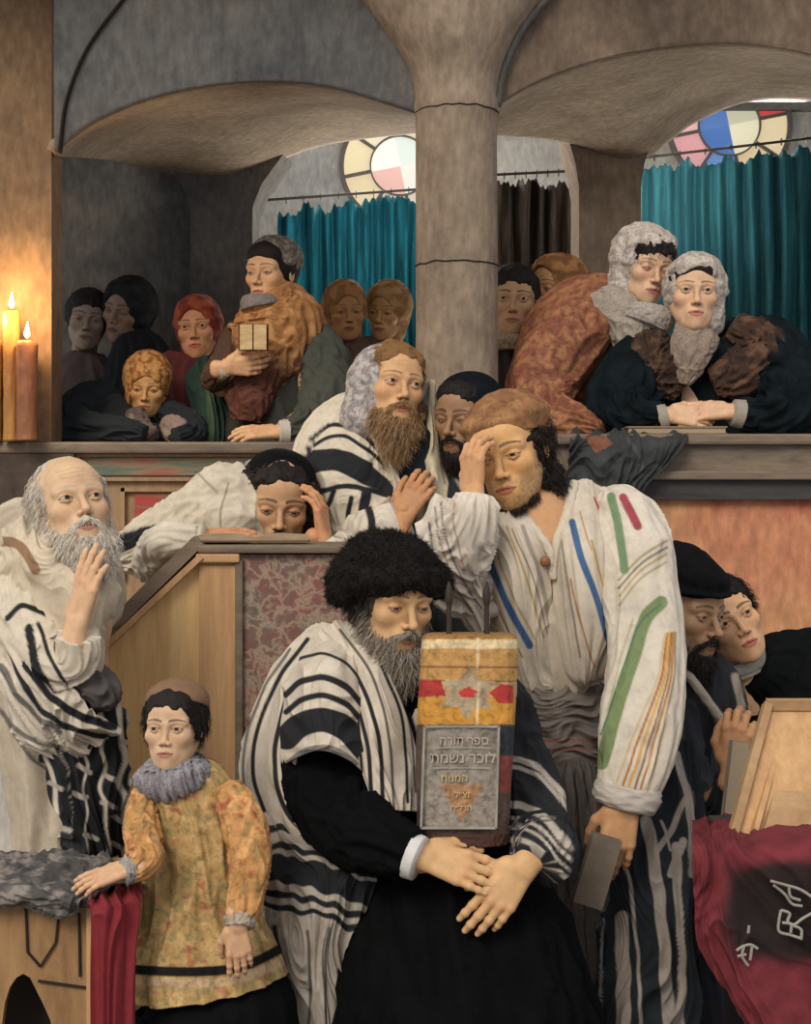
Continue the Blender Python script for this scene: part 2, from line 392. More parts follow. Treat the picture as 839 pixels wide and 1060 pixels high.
# vault webs and soffits
def vault(name, rows, mat, nu=60, nv=30, th=.03):
    o = patch(name, rows, mat, None, None, nu, nv, None, -th); o['kind'] = 'structure'; return o
FL = [(58, 158, 4.9), (100, 127, 4.9), (165, 101, 4.9), (250, 87, 4.9), (340, 91, 4.9), (440, 121, 4.9)]
RL = [(58, 162, 5.0), (110, 166, 5.8), (170, 178, 6.2), (236, 188, 6.3), (330, 152, 6.3), (450, 136, 6.3)]
vault('ceiling_left_soffit', [FL, [((a[0]+b[0])/2, (a[1]+b[1])/2-6, (a[2]+b[2])/2) for a, b in zip(FL, RL)], RL], M['plaster_soffit'])
vault('wall_left_arcade', [FL, [(q[0], q[1]*.45, 4.89) for q in FL], [(q[0], -120, 4.88) for q in FL]], M['plaster_grey'])
FR = [(505, 116, 4.9), (560, 84, 4.9), (640, 58, 4.9), (735, 46, 4.9), (810, 52, 4.9), (900, 75, 4.9)]
RR = [(510, 140, 5.8), (575, 146, 6.1), (655, 168, 6.15), (720, 127, 6.2), (790, 103, 6.2), (900, 108, 6.2)]
vault('ceiling_right_soffit', [FR, [((a[0]+b[0])/2, (a[1]+b[1])/2-6, (a[2]+b[2])/2) for a, b in zip(FR, RR)], RR], M['plaster_soffit'])
vault('wall_right_arcade', [FR, [(q[0], q[1]*.45, 4.89) for q in FR], [(q[0], -120, 4.88) for q in FR]], M['plaster_brown'])
boxw('ceiling', -3.6, 4.4, 4.4, 8, 3.35, 3.45, M['plaster_grey'])
# groin edges on the vault
def rib(name, pts, w, mat, dep=.02):
    S = [(P(*p), w/F*p[2], dep) for p in pts]; o = loft(name, S, mat, None, None, 10, 30, raw=True); o['kind'] = 'structure'; return o
rib('trim_3', [(62, 158, 4.868), (68, 110, 4.866), (86, 60, 4.864), (132, -5, 4.86), (160, -40, 4.86)], 2.0, M['crack'])
rib('trim_4', [(514, 110, 4.86), (519, 78, 4.85), (533, 42, 4.84), (560, 5, 4.84), (600, -35, 4.84)], 5, M['plaster_grey'], .03)
# the column: round shaft whose head flares into the vault
def colprof():
    secs = []
    Yc = 4.86
    for py, a, b in ((1250, 420, 525), (900, 425, 520), (470, 430, 515.5), (300, 430, 515), (122, 430, 514), (114, 428, 516), (106, 430, 514), (80, 426, 518), (55, 415, 528), (28, 396, 545), (0, 374, 566), (-40, 330, 610)):
        p = P((a+b)/2, py, Yc); r = (b-a)/2/F*Yc; secs.append((p, r, min(r, .17)))
    return secs
o = loft('stone_column', colprof(), M['stone'], None, None, 64, 120, raw=True); tag(o, kind='structure'); o.name = 'trim_5'
for k, py in enumerate((118, 276)):
    p = P(472.5, py, 4.86); r = 42.9/F*4.86
    pts = [(p+np.array([math.cos(t)*r, math.sin(t)*r, .006*noise3(np.array([t*3, k*5., 0]))]), .0022, .0022) for t in np.linspace(math.pi, 2*math.pi, 40)]
    o = loft('trim_%d' % (6+k), pts, M['crack'], None, None, 6, 80, raw=True, ref=(0, 0, 1)); o['kind'] = 'structure'

# parapets with ledges
YL, YR, LZ = 5.0, 4.5, 1.712
boxw('wall_parapet_left', X(-140, YL), X(455, YL), YL, YL+.12, 0, LZ-.035, M['panel'])
boxw('trim_8', X(-140, YL), X(450, YL), YL-.05, YL+.26, LZ-.035, LZ, M['ledge'], bev=.008)
boxw('wall_parapet_right', X(520, YR), X(1000, YR), YR, YR+.12, 0, LZ-.03, M['redwall'])
boxw('wall_parapet_cheek', X(540, YR)-.1, X(520, YR)+.02, YR, YL+.1, 0, LZ-.03, M['plaster_brown'])
boxw('trim_9', X(520, YR), X(1000, YR), YR-.06, YR+.28, LZ-.03, LZ, M['ledge'], bev=.008)
boxw('trim_10', X(520, YR), X(1000, YR), YR-.035, YR, Z(488, YR), LZ-.03, M['ledge'])
boxw('trim_11', X(520, YR), X(1000, YR), YR-.055, YR, Z(497, YR), Z(488, YR), M['ledge'], bev=.004)
boxw('trim_12', X(520, YR), X(1000, YR), YR-.03, YR, Z(517, YR), Z(497, YR), M['ledge_dark'])
boxw('floor_gallery_right', X(500, YR), 3.6, YR+.1, 5.0, GZ-.1, GZ, M['ledge'])
# painted decoration boards on the left parapet
def deco(name, x0, x1, y0, y1, cols, mat='panel'):
    m, nt, b = newmat(name+'_paint'); mp = mapped(nt, (3, 3, 40)); n1 = nd(nt, 'ShaderNodeTexNoise', i_Scale=1.0, i_Detail=5.0, i_Roughness=.7); nt.links.new(mp.outputs[0], n1.inputs['Vector'])
    c = ramp(nt, n1.outputs[0], [(.25+i*.5/(len(cols)-1), L4(h)) for i, h in enumerate(cols)]); nt.links.new(c, b.inputs['Base Color']); b.inputs['Roughness'].default_value = .8
    return m
dm = deco('parapet', 0, 0, 0, 0, ['#6b5a48', '#8a6a50', '#4e6a5a', '#8d7458', '#9a4a40', '#7a6a50'])
boxw('trim_13', X(92, YL), X(330, YL), YL-.012, YL, Z(492, YL), Z(474, YL), dm)
dm2 = deco('parapet_low', 0, 0, 0, 0, ['#4c6a4a', '#6a7a50', '#a03c38', '#b0463e', '#6a7a50'])
boxw('trim_14', X(140, YL), X(330, YL), YL-.012, YL, Z(560, YL), Z(512, YL), dm2)
for k, (a, b_, c_, d_) in enumerate(((84, 330, 470, 473), (84, 330, 494, 498), (126, 330, 505, 509), (126, 130, 505, 600), (80, 84, 470, 640))):
    boxw('trim_%d' % (15+k), X(a, YL), X(b_, YL), YL-.02, YL-.001, Z(d_, YL), Z(c_, YL), M['panel'])
boxw('wall_left_lower', X(-140, YL), X(80, YL), YL-.048, YL-.001, 0, LZ-.036, solid('umber_panel', '#3c332e', .9, h2='#57493f'))

# round stained-glass windows
def rose(n, cx, cy, rad, palette, Y=7.58):
    c = P(cx, cy, Y); R = rad/F*Y
    w = empty('window_%d' % n, c); w['kind'] = 'structure'
    fr = Bag()
    def ring(r0, r1, y0=-.025, y1=.0, N=64):
        V = []; Fc = []
        for i in range(N):
            a = i/N*6.28318; ca, sa = math.cos(a), math.sin(a)
            V += [(c[0]+r0*ca, Y+y0, c[2]+r0*sa), (c[0]+r1*ca, Y+y0, c[2]+r1*sa), (c[0]+r1*ca, Y+y1, c[2]+r1*sa), (c[0]+r0*ca, Y+y1, c[2]+r0*sa)]
        for i in range(N):
            j = (i+1) % N
            for q in range(4): s = (q+1) % 4; Fc.append((i*4+q, i*4+s, j*4+s, j*4+q))
        fr.add(V, Fc)
    ring(R*.97, R*1.05); ring(R*.50, R*.525); 
    for i in range(8):
        a = i/8*6.28318+.2
        beam(fr, c+np.array([math.cos(a)*R*.5, -.012, math.sin(a)*R*.5]), c+np.array([math.cos(a)*R, -.012, math.sin(a)*R]), .014, .02, up=(0, 1, 0))
    fr.build('window_frame', solid('lead_%d' % n, '#6a6560', .6, .2), w)
    def pane(r0, r1, a0, a1, h, y=-.004):
        m, nt, b = newmat('glass_'+h[1:]); b.inputs['Base Color'].default_value = L4(h); b.inputs['Roughness'].default_value = .3
        b.inputs['Emission Color'].default_value = L4(h); b.inputs['Emission Strength'].default_value = .75
        g = Bag(); K = 14; out = [(c[0]+r1*math.cos(t), Y+y, c[2]+r1*math.sin(t)) for t in np.linspace(a0, a1, K)]
        inn = [(c[0]+r0*math.cos(t), Y+y, c[2]+r0*math.sin(t)) for t in np.linspace(a1, a0, K)]
        if r0 < .01: inn = inn[:1]
        prism(g, out+inn, (0, .006, 0)); g.build('pane', m, w)
    for i in range(8):
        a = i/8*6.28318+.2; pane(R*.52, R*.98, a, a+.785, palette[i])
    for i in range(4):
        a = i/4*6.28318+.2; pane(0.0, R*.50, a, a+1.5708, palette[8+i])
rose(1, 414, 172, 60, ['#cfc3b4', '#d8c9b0', '#d9cdb0', '#d3c39c', '#ccb792', '#b9aa92', '#c9b8a4', '#d2cbc0', '#c8d0c8', '#e8e0d0', '#d2a79c', '#d8d4c8'])
rose(2, 754, 130, 62, ['#c0494a', '#d8d2b4', '#c55a55', '#d7a7a6', '#c78f92', '#5f7fae', '#c9b28e', '#d2bf9a', '#b8b49c', '#4f6fa8', '#456aa6', '#d6cdb0'])

# curtains on rods
def curtain(name, x0, x1, yt0, yt1, yb, Y, h, h2, label, waves=12, ragged=14):
    root = empty(name, P((x0+x1)/2, yb, Y)); tag(root, label, 'curtain', 'curtains on the gallery windows')
    rg = np.random.RandomState(int(x0)); nu, nv = 220, 40; us = np.linspace(0, 1, nu)
    rag = np.array([max(0, .55+.9*noise3(np.array([u*ragged, 3.3+x0, 0]))+.5*noise3(np.array([u*ragged*3.1, 9.3, 0]))) for u in us])*13
    G = np.zeros((nv, nu, 3))
    for i, u in enumerate(us):
        x = x0+(x1-x0)*u; top = yt0+(yt1-yt0)*u+rag[i]+2
        for j in range(nv):
            v = j/(nv-1); dpt = .035*math.sin(u*waves*6.28+1.2*noise3(np.array([u*4, v*1.2, x0])))*(.5+.5*v)+.05*noise3(np.array([u*waves*1.3, v*2, 5.]))
            G[j, i] = P(x, top+(yb-top)*v, Y+dpt)
    Gb = G+np.array([0, .008, 0]); n = nu*nv; f = grid_faces(nu, nv); idx = np.arange(n).reshape(nv, nu)
    loop = np.concatenate([idx[0, :], idx[1:, -1], idx[-1, -2::-1], idx[-2:0:-1, 0]]); l2 = np.roll(loop, -1)
    faces = np.concatenate([f, f[:, ::-1]+n, np.stack([loop, l2, l2+n, loop+n], -1)[:, ::-1]])
    m = solid(name+'_cloth', h, .95, h2=h2, scale=(30, 30, 2.2), bump=.2, bs=120, spec=.1)
    mesh_obj('curtain_cloth', np.concatenate([G.reshape(-1, 3), Gb.reshape(-1, 3)]), faces, m, root)
    S = [(P(x0-30, yt0-3+(yt0-yt1)*30/(x1-x0), Y), .006, .006), (P(x1+25, yt1-3, Y), .006, .006)]
    loft('curtain_rod', S, M['rod'], root, None, 10, 6, raw=True)
    for k in range(9):
        rb = Bag()
        u = (k+.5)/9; x = x0+(x1-x0)*u; p = P(x, yt0+(yt1-yt0)*u-2, Y)
        loft('r', [(p+np.array([0, math.cos(t)*.012, math.sin(t)*.016-.004]), .002, .002) for t in np.linspace(0, 6.28, 10)], None, None, None, 6, 18, raw=True, ref=(1, 0, 0), caps=False, bag=rb)
        rb.build('curtain_ring', M['rod'], root)
    return root
curtain('curtain', 287, 450, 209, 196, 420, 7.2, '#0c333c', '#1f6872', 'teal curtain hanging below the pale rose window, left of the column')
curtain('curtain', 505, 606, 184, 178, 350, 7.0, '#221d1a', '#4a4038', 'dark brown curtain hanging between the column and the narrow pier', 7, 9)
curtain('curtain', 664, 900, 166, 136, 470, 7.0, '#20464e', '#38727a', 'deep teal curtain below the red and blue rose window', 14, 18)

# ================================================================== LECTERN
M['lect'] = wood('honey_oak', '#cfa46c', '#edc88e', (16, 16, 1.3)); M['lect_d'] = wood('brown_oak', '#a88058', '#cba272', (16, 16, 1.5))
def marble():
    m, nt, b = newmat('red_marble'); mp = mapped(nt, (9, 9, 9)); n1 = nd(nt, 'ShaderNodeTexNoise', i_Scale=1.3, i_Detail=8.0, i_Roughness=.6, i_Distortion=1.2); nt.links.new(mp.outputs[0], n1.inputs['Vector'])
    c = ramp(nt, n1.outputs[0], [(.28, L4('#4a4a44')), (.42, L4('#6f5a4c')), (.52, L4('#754a42')), (.6, L4('#834c45')), (.72, L4('#6a5a4c'))])
    v = nd(nt, 'ShaderNodeTexVoronoi', feature='DISTANCE_TO_EDGE', i_Scale=2.0); mp2 = mapped(nt, (13, 13, 13)); n3 = nd(nt, 'ShaderNodeTexNoise', i_Scale=3.0, i_Detail=6.0); nt.links.new(mp2.outputs[0], n3.inputs['Vector'])
    mx = nd(nt, 'ShaderNodeMix', data_type='VECTOR', i_Factor=.55) if False else None
    va = nd(nt, 'ShaderNodeVectorMath', operation='ADD'); nt.links.new(mp2.outputs[0], va.inputs[0]); nt.links.new(n3.outputs['Color'], va.inputs[1]); nt.links.new(va.outputs[0], v.inputs['Vector'])
    vein = ramp(nt, v.outputs['Distance'], [(0.0, (.75, .75, .75)), (.06, (.45, .45, .45)), (.2, (0, 0, 0))])
    nt.links.new(mixc(nt, c, L4('#a8947c'), vein), b.inputs['Base Color']); b.inputs['Roughness'].default_value = .5; return m
M['marble'] = marble()
org = P(240, 1000, 3.8); org[2] = 0
lec = tag(empty('lectern', org), 'sloping wooden reading desk with a red marbled front panel', 'lectern')
g = Bag(); YF = 3.70
prism(g, [P(92, 690, YF), (X(92, YF), YF, 0), (X(246, YF), YF, 0), P(246, 574, YF), P(206, 574, YF)], (0, .42, 0)); g.build('side_panel', M['lect'], lec)
g = Bag(); g.box(np.array([X(206, YF-.012), YF-.014, 0]), np.array([X(247, YF), YF, Z(585, YF)])); g.build('corner_post', M['lect_d'], lec)
g = Bag(); g.box(np.array([X(203, YF-.02), YF-.03, Z(582, YF)]), np.array([X(249, YF), YF+.44, Z(573, YF)]), bev=.004); g.build('cap_moulding', M['lect_d'], lec)
g = Bag(); g.box(np.array([X(247, YF), YF-.005, 0]), np.array([X(425, YF), YF+.42, Z(574, YF)])); g.build('marbled_panel', M['marble'], lec)
g = Bag(); g.box(np.array([X(244, YF), YF-.022, 0]), np.array([X(252, YF), YF-.005, Z(580, YF)]), bev=.003); g.build('corner_bead', M['ledge'], lec)
g = Bag()
beam(g, P(86, 692, YF)-[0, .02, 0], P(210, 575, YF)-[0, .02, 0], .03, .014); g.build('slope_moulding', M['lect_d'], lec)
g = Bag(); beam(g, P(82, 682, YF)+[0, .2, 0], P(206, 560, YF)+[0, .2, 0], .44, .03); g.build('sloping_board', M['ledge'], lec)
g = Bag(); beam(g, P(90, 668, YF)+[0, .04, .0], P(196, 566, YF)+[0, .04, 0], .02, .02); g.build('book_rail', M['lect'], lec)
g = Bag(); g.box(np.array([X(206, YF), YF-.03, Z(572.5, YF)]), np.array([X(425, YF), YF+.42, Z(564, YF)]), bev=.006); g.build('desk_top', M['ledge'], lec)
# open prayer book on top
def open_book(name, c, w, d, th, rz, label, tilt=0, cover='#4a3428', page='#b09a80', cat='book'):
    root = tag(empty(name, c), label, cat); R = np.array(Euler((tilt, 0, rz)).to_matrix())
    def tr(v): return (np.array(v)@R.T)+c
    g = Bag(); g.add(tr([(sx*w, sy*d, z) for z in (0, .004) for sx, sy in ((-1, -1), (1, -1), (1, 1), (-1, 1))]), [(3, 2, 1, 0), (4, 5, 6, 7), (0, 1, 5, 4), (1, 2, 6, 5), (2, 3, 7, 6), (3, 0, 4, 7)]); g.build('cover', solid(name+'_cover', cover, .6), root)
    for s in (-1, 1):
        n = 16; V = []
        for i in range(n):
            t = i/(n-1); x = s*t*w*.96; z = .004+th*math.sin(min(1, t*1.15+.08)*math.pi*.55+.2)*(1-.25*t)
            V += [(x, -d*.95, z), (x, d*.95, z), (x, -d*.95, .004), (x, d*.95, .004)]
        Fc = []
        for i in range(n-1): a = i*4; b = a+4; Fc += [(a, b, b+1, a+1), (a+2, a+3, b+3, b+2), (a, a+2, b+2, b), (a+1, b+1, b+3, a+3)]
        Fc += [(0, 1, 3, 2), (n*4-4, n*4-2, n*4-1, n*4-3)]
        g = Bag(); g.add(tr(V), Fc); g.build('pages', solid(name+'_pages', page, .9, h2='#8d7a64', scale=(8, 160, 160)), root)
    return root
open_book('open_book', P(262, 562, 3.83)+[0, 0, .003], .13, .08, .018, .1, 'open prayer book lying on the lectern top under the resting face', cover='#5d4a3c', page='#a99478')

# ================================================================== PEW PANEL / LEFT TABLE
boxw('wall_pew', X(-60, 3.95), X(95, 3.95), 3.95, 3.99, 0, Z(735, 3.95), M['plaster_pale'])
M['table'] = wood('carved_table', '#7a5a3a', '#a8845a', (10, 10, 3)); YT = 2.9
tb = tag(empty('table', (X(20, YT), YT+.15, 0)), 'small carved wooden table with a pointed arch cut in its side', 'table')
g = Bag(); zt = Z(938, YT)
def tile(poly, nm, mat, d=.02, y=YT): b = Bag(); prism(b, [P(a, c, y) for a, c in poly], (0, d, 0)); return b.build(nm, mat, tb)
arch = [(2, 1300), (2, 1060), (5, 1038), (10, 1022), (17, 1012), (24, 1008), (31, 1012), (37, 1024), (44, 1038), (52, 1056), (58, 1080), (58, 1300)]
tile([(-60, 1300), (-60, 936), (96, 936), (96, 1300)]+arch[::-1], 'side_panel', M['table'])
tile([(-60, 1300), (-60, 936), (96, 936), (96, 1300)], 'rear_panel', M['crack'], .02, YT+.12)  # near-black colour stands in for the shade inside the arch opening
g = Bag(); g.box(np.array([X(-60, YT), YT-.02, Z(938, YT)]), np.array([X(99, YT), YT+.34, Z(929, YT)]), bev=.006); g.build('table_top', M['table'], tb)
g = Bag(); g.box(np.array([X(90, YT), YT-.006, 0]), np.array([X(97, YT), YT+.02, Z(938, YT)])); g.build('corner_strip', M['lect_d'], tb)
g = Bag()
for a, b_ in (((27, 938), (29, 985)), ((29, 985), (42, 1000)), ((42, 1000), (58, 975)), ((58, 975), (62, 938)), ((82, 945), (83, 1010)), ((40, 1015), (90, 1022))):
    beam(g, P(*a, YT)-[0, .003, 0], P(*b_, YT)-[0, .003, 0], .0035, .006, up=(0, 1, 0))
g.build('carved_line', M['crack'], tb)
def cs(h): return lin(h)
def ccol(base, *mods):
    return base
# cloths on the table
o = patch('cloth', [[(-60, 881, 3.25), (20, 882, 3.25), (80, 881, 3.25), (122, 884, 3.25)], [(-60, 905, 3.02), (20, 903, 3.02), (80, 902, 3.02), (138, 908, 3.04)], [(-60, 923, 2.86), (20, 922, 2.855), (70, 926, 2.855), (110, 920, 2.88)], [(-60, 944, 2.868), (20, 940, 2.866), (60, 950, 2.862), (100, 934, 2.88)]],
    M['cloth'], None, lambda u, v, G: (lin('#4c4a48')+(lin('#8a8078')-lin('#4c4a48'))*sst(-.2, .5, fbm(G*22, 3))[..., None])*(1-.0*u[..., None]), 100, 60, [(.007, 6, 4, .6), (.004, 14, 10, .4)], .004)
tag(o, 'rumpled grey and violet cloth laid over the small carved table', 'cloth')
o = patch('cloth', [[(86, 922, 3.0), (115, 918, 3.05), (146, 918, 3.05)], [(90, 930, 2.86), (115, 928, 2.86), (146, 926, 2.9)], [(93, 990, 2.85), (118, 990, 2.84), (143, 990, 2.88)], [(96, 1300, 2.84), (118, 1300, 2.83), (140, 1300, 2.87)]],
    M['cloth'], None, lin('#7d2a30'), 70, 90, [(.012, 5, 1.2, .3)], .006)
tag(o, 'crimson cloth hanging down from the table beside the boy', 'cloth')

# ================================================================== RIGHT: TABLE WITH RED COVER, READING STAND
YQ = 2.95
tr_ = tag(empty('table', (X(800, YQ), YQ+.2, 0)), 'table at the right edge hidden under an embroidered crimson cover', 'table')
g = Bag(); g.box(np.array([X(778, YQ), YQ+.03, Z(892, YQ)]), np.array([X(1000, YQ), YQ+.30, Z(880, YQ)]), bev=.005); g.build('table_top', M['lect_d'], tr_)
M['blk'] = solid('black_cloth', '#0c0f0e', .9)
for a, y in ((790, YQ+.06), (960, YQ+.06), (790, YQ+.27), (960, YQ+.27)):
    g = Bag(); g.box(np.array([X(a, y)-.03, y-.03, 0]), np.array([X(a, y)+.03, y+.03, Z(885, YQ)])); g.build('leg', M['blk'], tr_)
g = Bag(); g.box(np.array([X(780, YQ), YQ+.05, .1]), np.array([X(1000, YQ), YQ+.26, Z(892, YQ)])); g.build('apron', solid('black_apron', '#0c0f0e', .9), tr_)
def redcov(u, v, G):
    px = CX+G[..., 0]/G[..., 1]*F; py = CY-(G[..., 2]-CZ)/G[..., 1]*F
    n = fbm(G*9+3, 3); red = lin('#6b2a30'); dk = lin('#1b1e1c')
    m = sst(740, 770, px+n*22)*sst(885, 905, py+n*10)*(1-sst(985, 1015, py+n*18+ (839-px)*.1))
    m2 = (1-sst(715, 722, px))*0
    c = red+(dk-red)*np.maximum(m, m2)[..., None]*.92
    return c*(1+.3*noise3(G*30))[..., None]
cov = patch('table_cover', [[(716, 850, 3.26), (770, 849, 3.26), (860, 849, 3.26), (990, 849, 3.26)], [(716, 876, 2.95), (770, 874, 2.94), (860, 874, 2.94), (990, 876, 2.94)],
      [(718, 930, 2.92), (770, 945, 2.91), (860, 950, 2.92), (990, 950, 2.92)], [(728, 985, 2.93), (772, 1000, 2.9), (860, 1010, 2.91), (990, 1020, 2.92)], [(790, 1080, 2.95), (810, 1090, 2.9), (870, 1090, 2.91), (990, 1100, 2.92)]],
      M['cloth'], None, redcov, 120, 120, [(.014, 5, 3, .5), (.006, 12, 9, .5)], .005)
tag(cov, 'crimson and black table cover with silver embroidery at the right edge', 'tablecloth')
def emb(pts, w=1.6):
    b = Bag(); loft('e', [(P(a, c, 2.885), w/F*2.9, .003) for a, c in pts], None, None, None, 8, 8*len(pts), raw=True, bag=b); b.build('silver_embroidery', M['silver'], cov, smooth=True)
M['silver'] = solid('silver_thread', '#7c786f', .6, .1, h2='#a8a297', bump=.3, bs=400)
for pts in ([(797, 912), (812, 916), (828, 921), (842, 930)], [(800, 916), (812, 926), (820, 936), (830, 938)], [(816, 918), (818, 928), (828, 932)],
            [(808, 942), (806, 952), (806, 964), (818, 968), (830, 972)], [(808, 942), (817, 946), (815, 954), (820, 957), (830, 951), (842, 944)], [(809, 955), (818, 957), (818, 966)], [(818, 957), (829, 963), (829, 971)],
            [(762, 984), (768, 980), (776, 978), (784, 982)], [(770, 978), (768, 990), (774, 1000)], [(778, 980), (776, 994)], [(763, 990), (772, 988)], [(775, 958), (774, 966)]):
    emb(pts)
M['stand'] = wood('pale_stand_wood', '#8f6f4c', '#b3916a', (5, 12, 5)); YS = 3.05
st = tag(empty('book_stand', P(800, 865, YS)), 'tilted wooden reading stand with raised frames at the right edge', 'book stand')
def para(ins, y0, y1, nm, mat):
    a = [(757+ins*1.2, 864-ins*.2), (793+ins*.9, 727+ins*1.2), (900, 727+ins*1.2), (900, 864-ins*.2)]; b = Bag()
    prism(b, [P(q[0], q[1], YS+y0+(0 if i in (0, 3) else .16)) for i, q in enumerate(a)], (0, y1-y0, 0)); b.build(nm, mat, st)
para(0, 0, .02, 'back_board', M['lect_d'])
for ins, w, y in ((1, 9, -.01), (19, 6, -.006)):
    a = [(757+ins*1.2, 863-ins*.1), (793+ins*.9, 728+ins*1.2), (900, 728+ins*1.2)]; b = Bag()
    q = [P(a[0][0], a[0][1], YS+y), P(a[1][0], a[1][1], YS+.16+y), P(a[2][0], a[2][1], YS+.16+y)]
    beam(b, q[0], q[1], .016 if ins == 1 else .010, .02, up=(0, 1, 0)); beam(b, q[1]-(q[2]-q[1])*0.01, q[2], .02 if ins == 1 else .01, .016, up=(0, 1, .2)); b.build('frame_bar', M['stand'] if ins == 1 else M['lect_d'], st)
para(28, -.012, 0, 'board', M['stand'])
g = Bag(); g.box(P(752, 872, YS)-[0, .04, 0], P(905, 864, YS)+[0, .2, 0], bev=.004); g.build('foot_rail', M['ledge_dark'], st)
# ================================================================== CANDLES
M['wax'] = solid('brown_wax', '#8a5a30', .5, h2='#b0803f', scale=(20, 20, 6)); M['wax2'] = solid('dark_wax', '#7a4c34', .5, h2='#8f5e3c', scale=(20, 20, 6))
fl, nt, b = newmat('flame'); b.inputs['Emission Color'].default_value = L4('#ffd890'); b.inputs['Emission Strength'].default_value = 6; b.inputs['Base Color'].default_value = (1, .8, .4, 1)
for px, w, yt, Y, mt, lab in ((12, 8.5, 322, 4.93, 'wax', 'taller yellow-brown candle burning on the ledge at the left edge'), (28, 11, 353, 4.9, 'wax2', 'thick dark brown candle standing in front of the taller one'), (-6, 8, 352, 4.95, 'wax', 'candle cut off by the left edge of the picture')):
    p = P(px, 455, Y); zb = LZ; top = Z(yt, Y); r = w/F*Y
    S = [((p[0], Y, zb), r*1.08, r*1.08), ((p[0], Y, zb+.02), r, r), ((p[0], Y, (zb+top)/2), r*.98, r*.98), ((p[0], Y, top-.012), r, r), ((p[0], Y, top), r*.85, r*.85)]
    c = empty('candle', (p[0], Y, zb)); tag(c, lab, 'candle', 'candles on the gallery ledge')
    loft('wax_body', S, M[mt], c, None, 28, 50, [(.002, 8, 3, .5)], raw=True)
    loft('wick', [((p[0], Y, top-.005), .0015, .0015), ((p[0]+.001, Y, top+.016), .0012, .0012)], M['crack'], c, None, 6, 4, raw=True)
    loft('flame', [((p[0], Y, top+.008), .002, .002), ((p[0], Y, top+.018), .009, .009), ((p[0], Y, top+.035), .006, .006), ((p[0]+.002, Y, top+.058), .0008, .0008)], fl, c, None, 14, 20, raw=True)
    L = bpy.data.lights.new('candle_light', 'POINT'); L.energy = 2.6; L.color = (1, .6, .25); L.shadow_soft_size = .02
    lo = bpy.data.objects.new('candle_light', L); COL.objects.link(lo); lo.location = (p[0]+.02, Y-.05, top+.06)
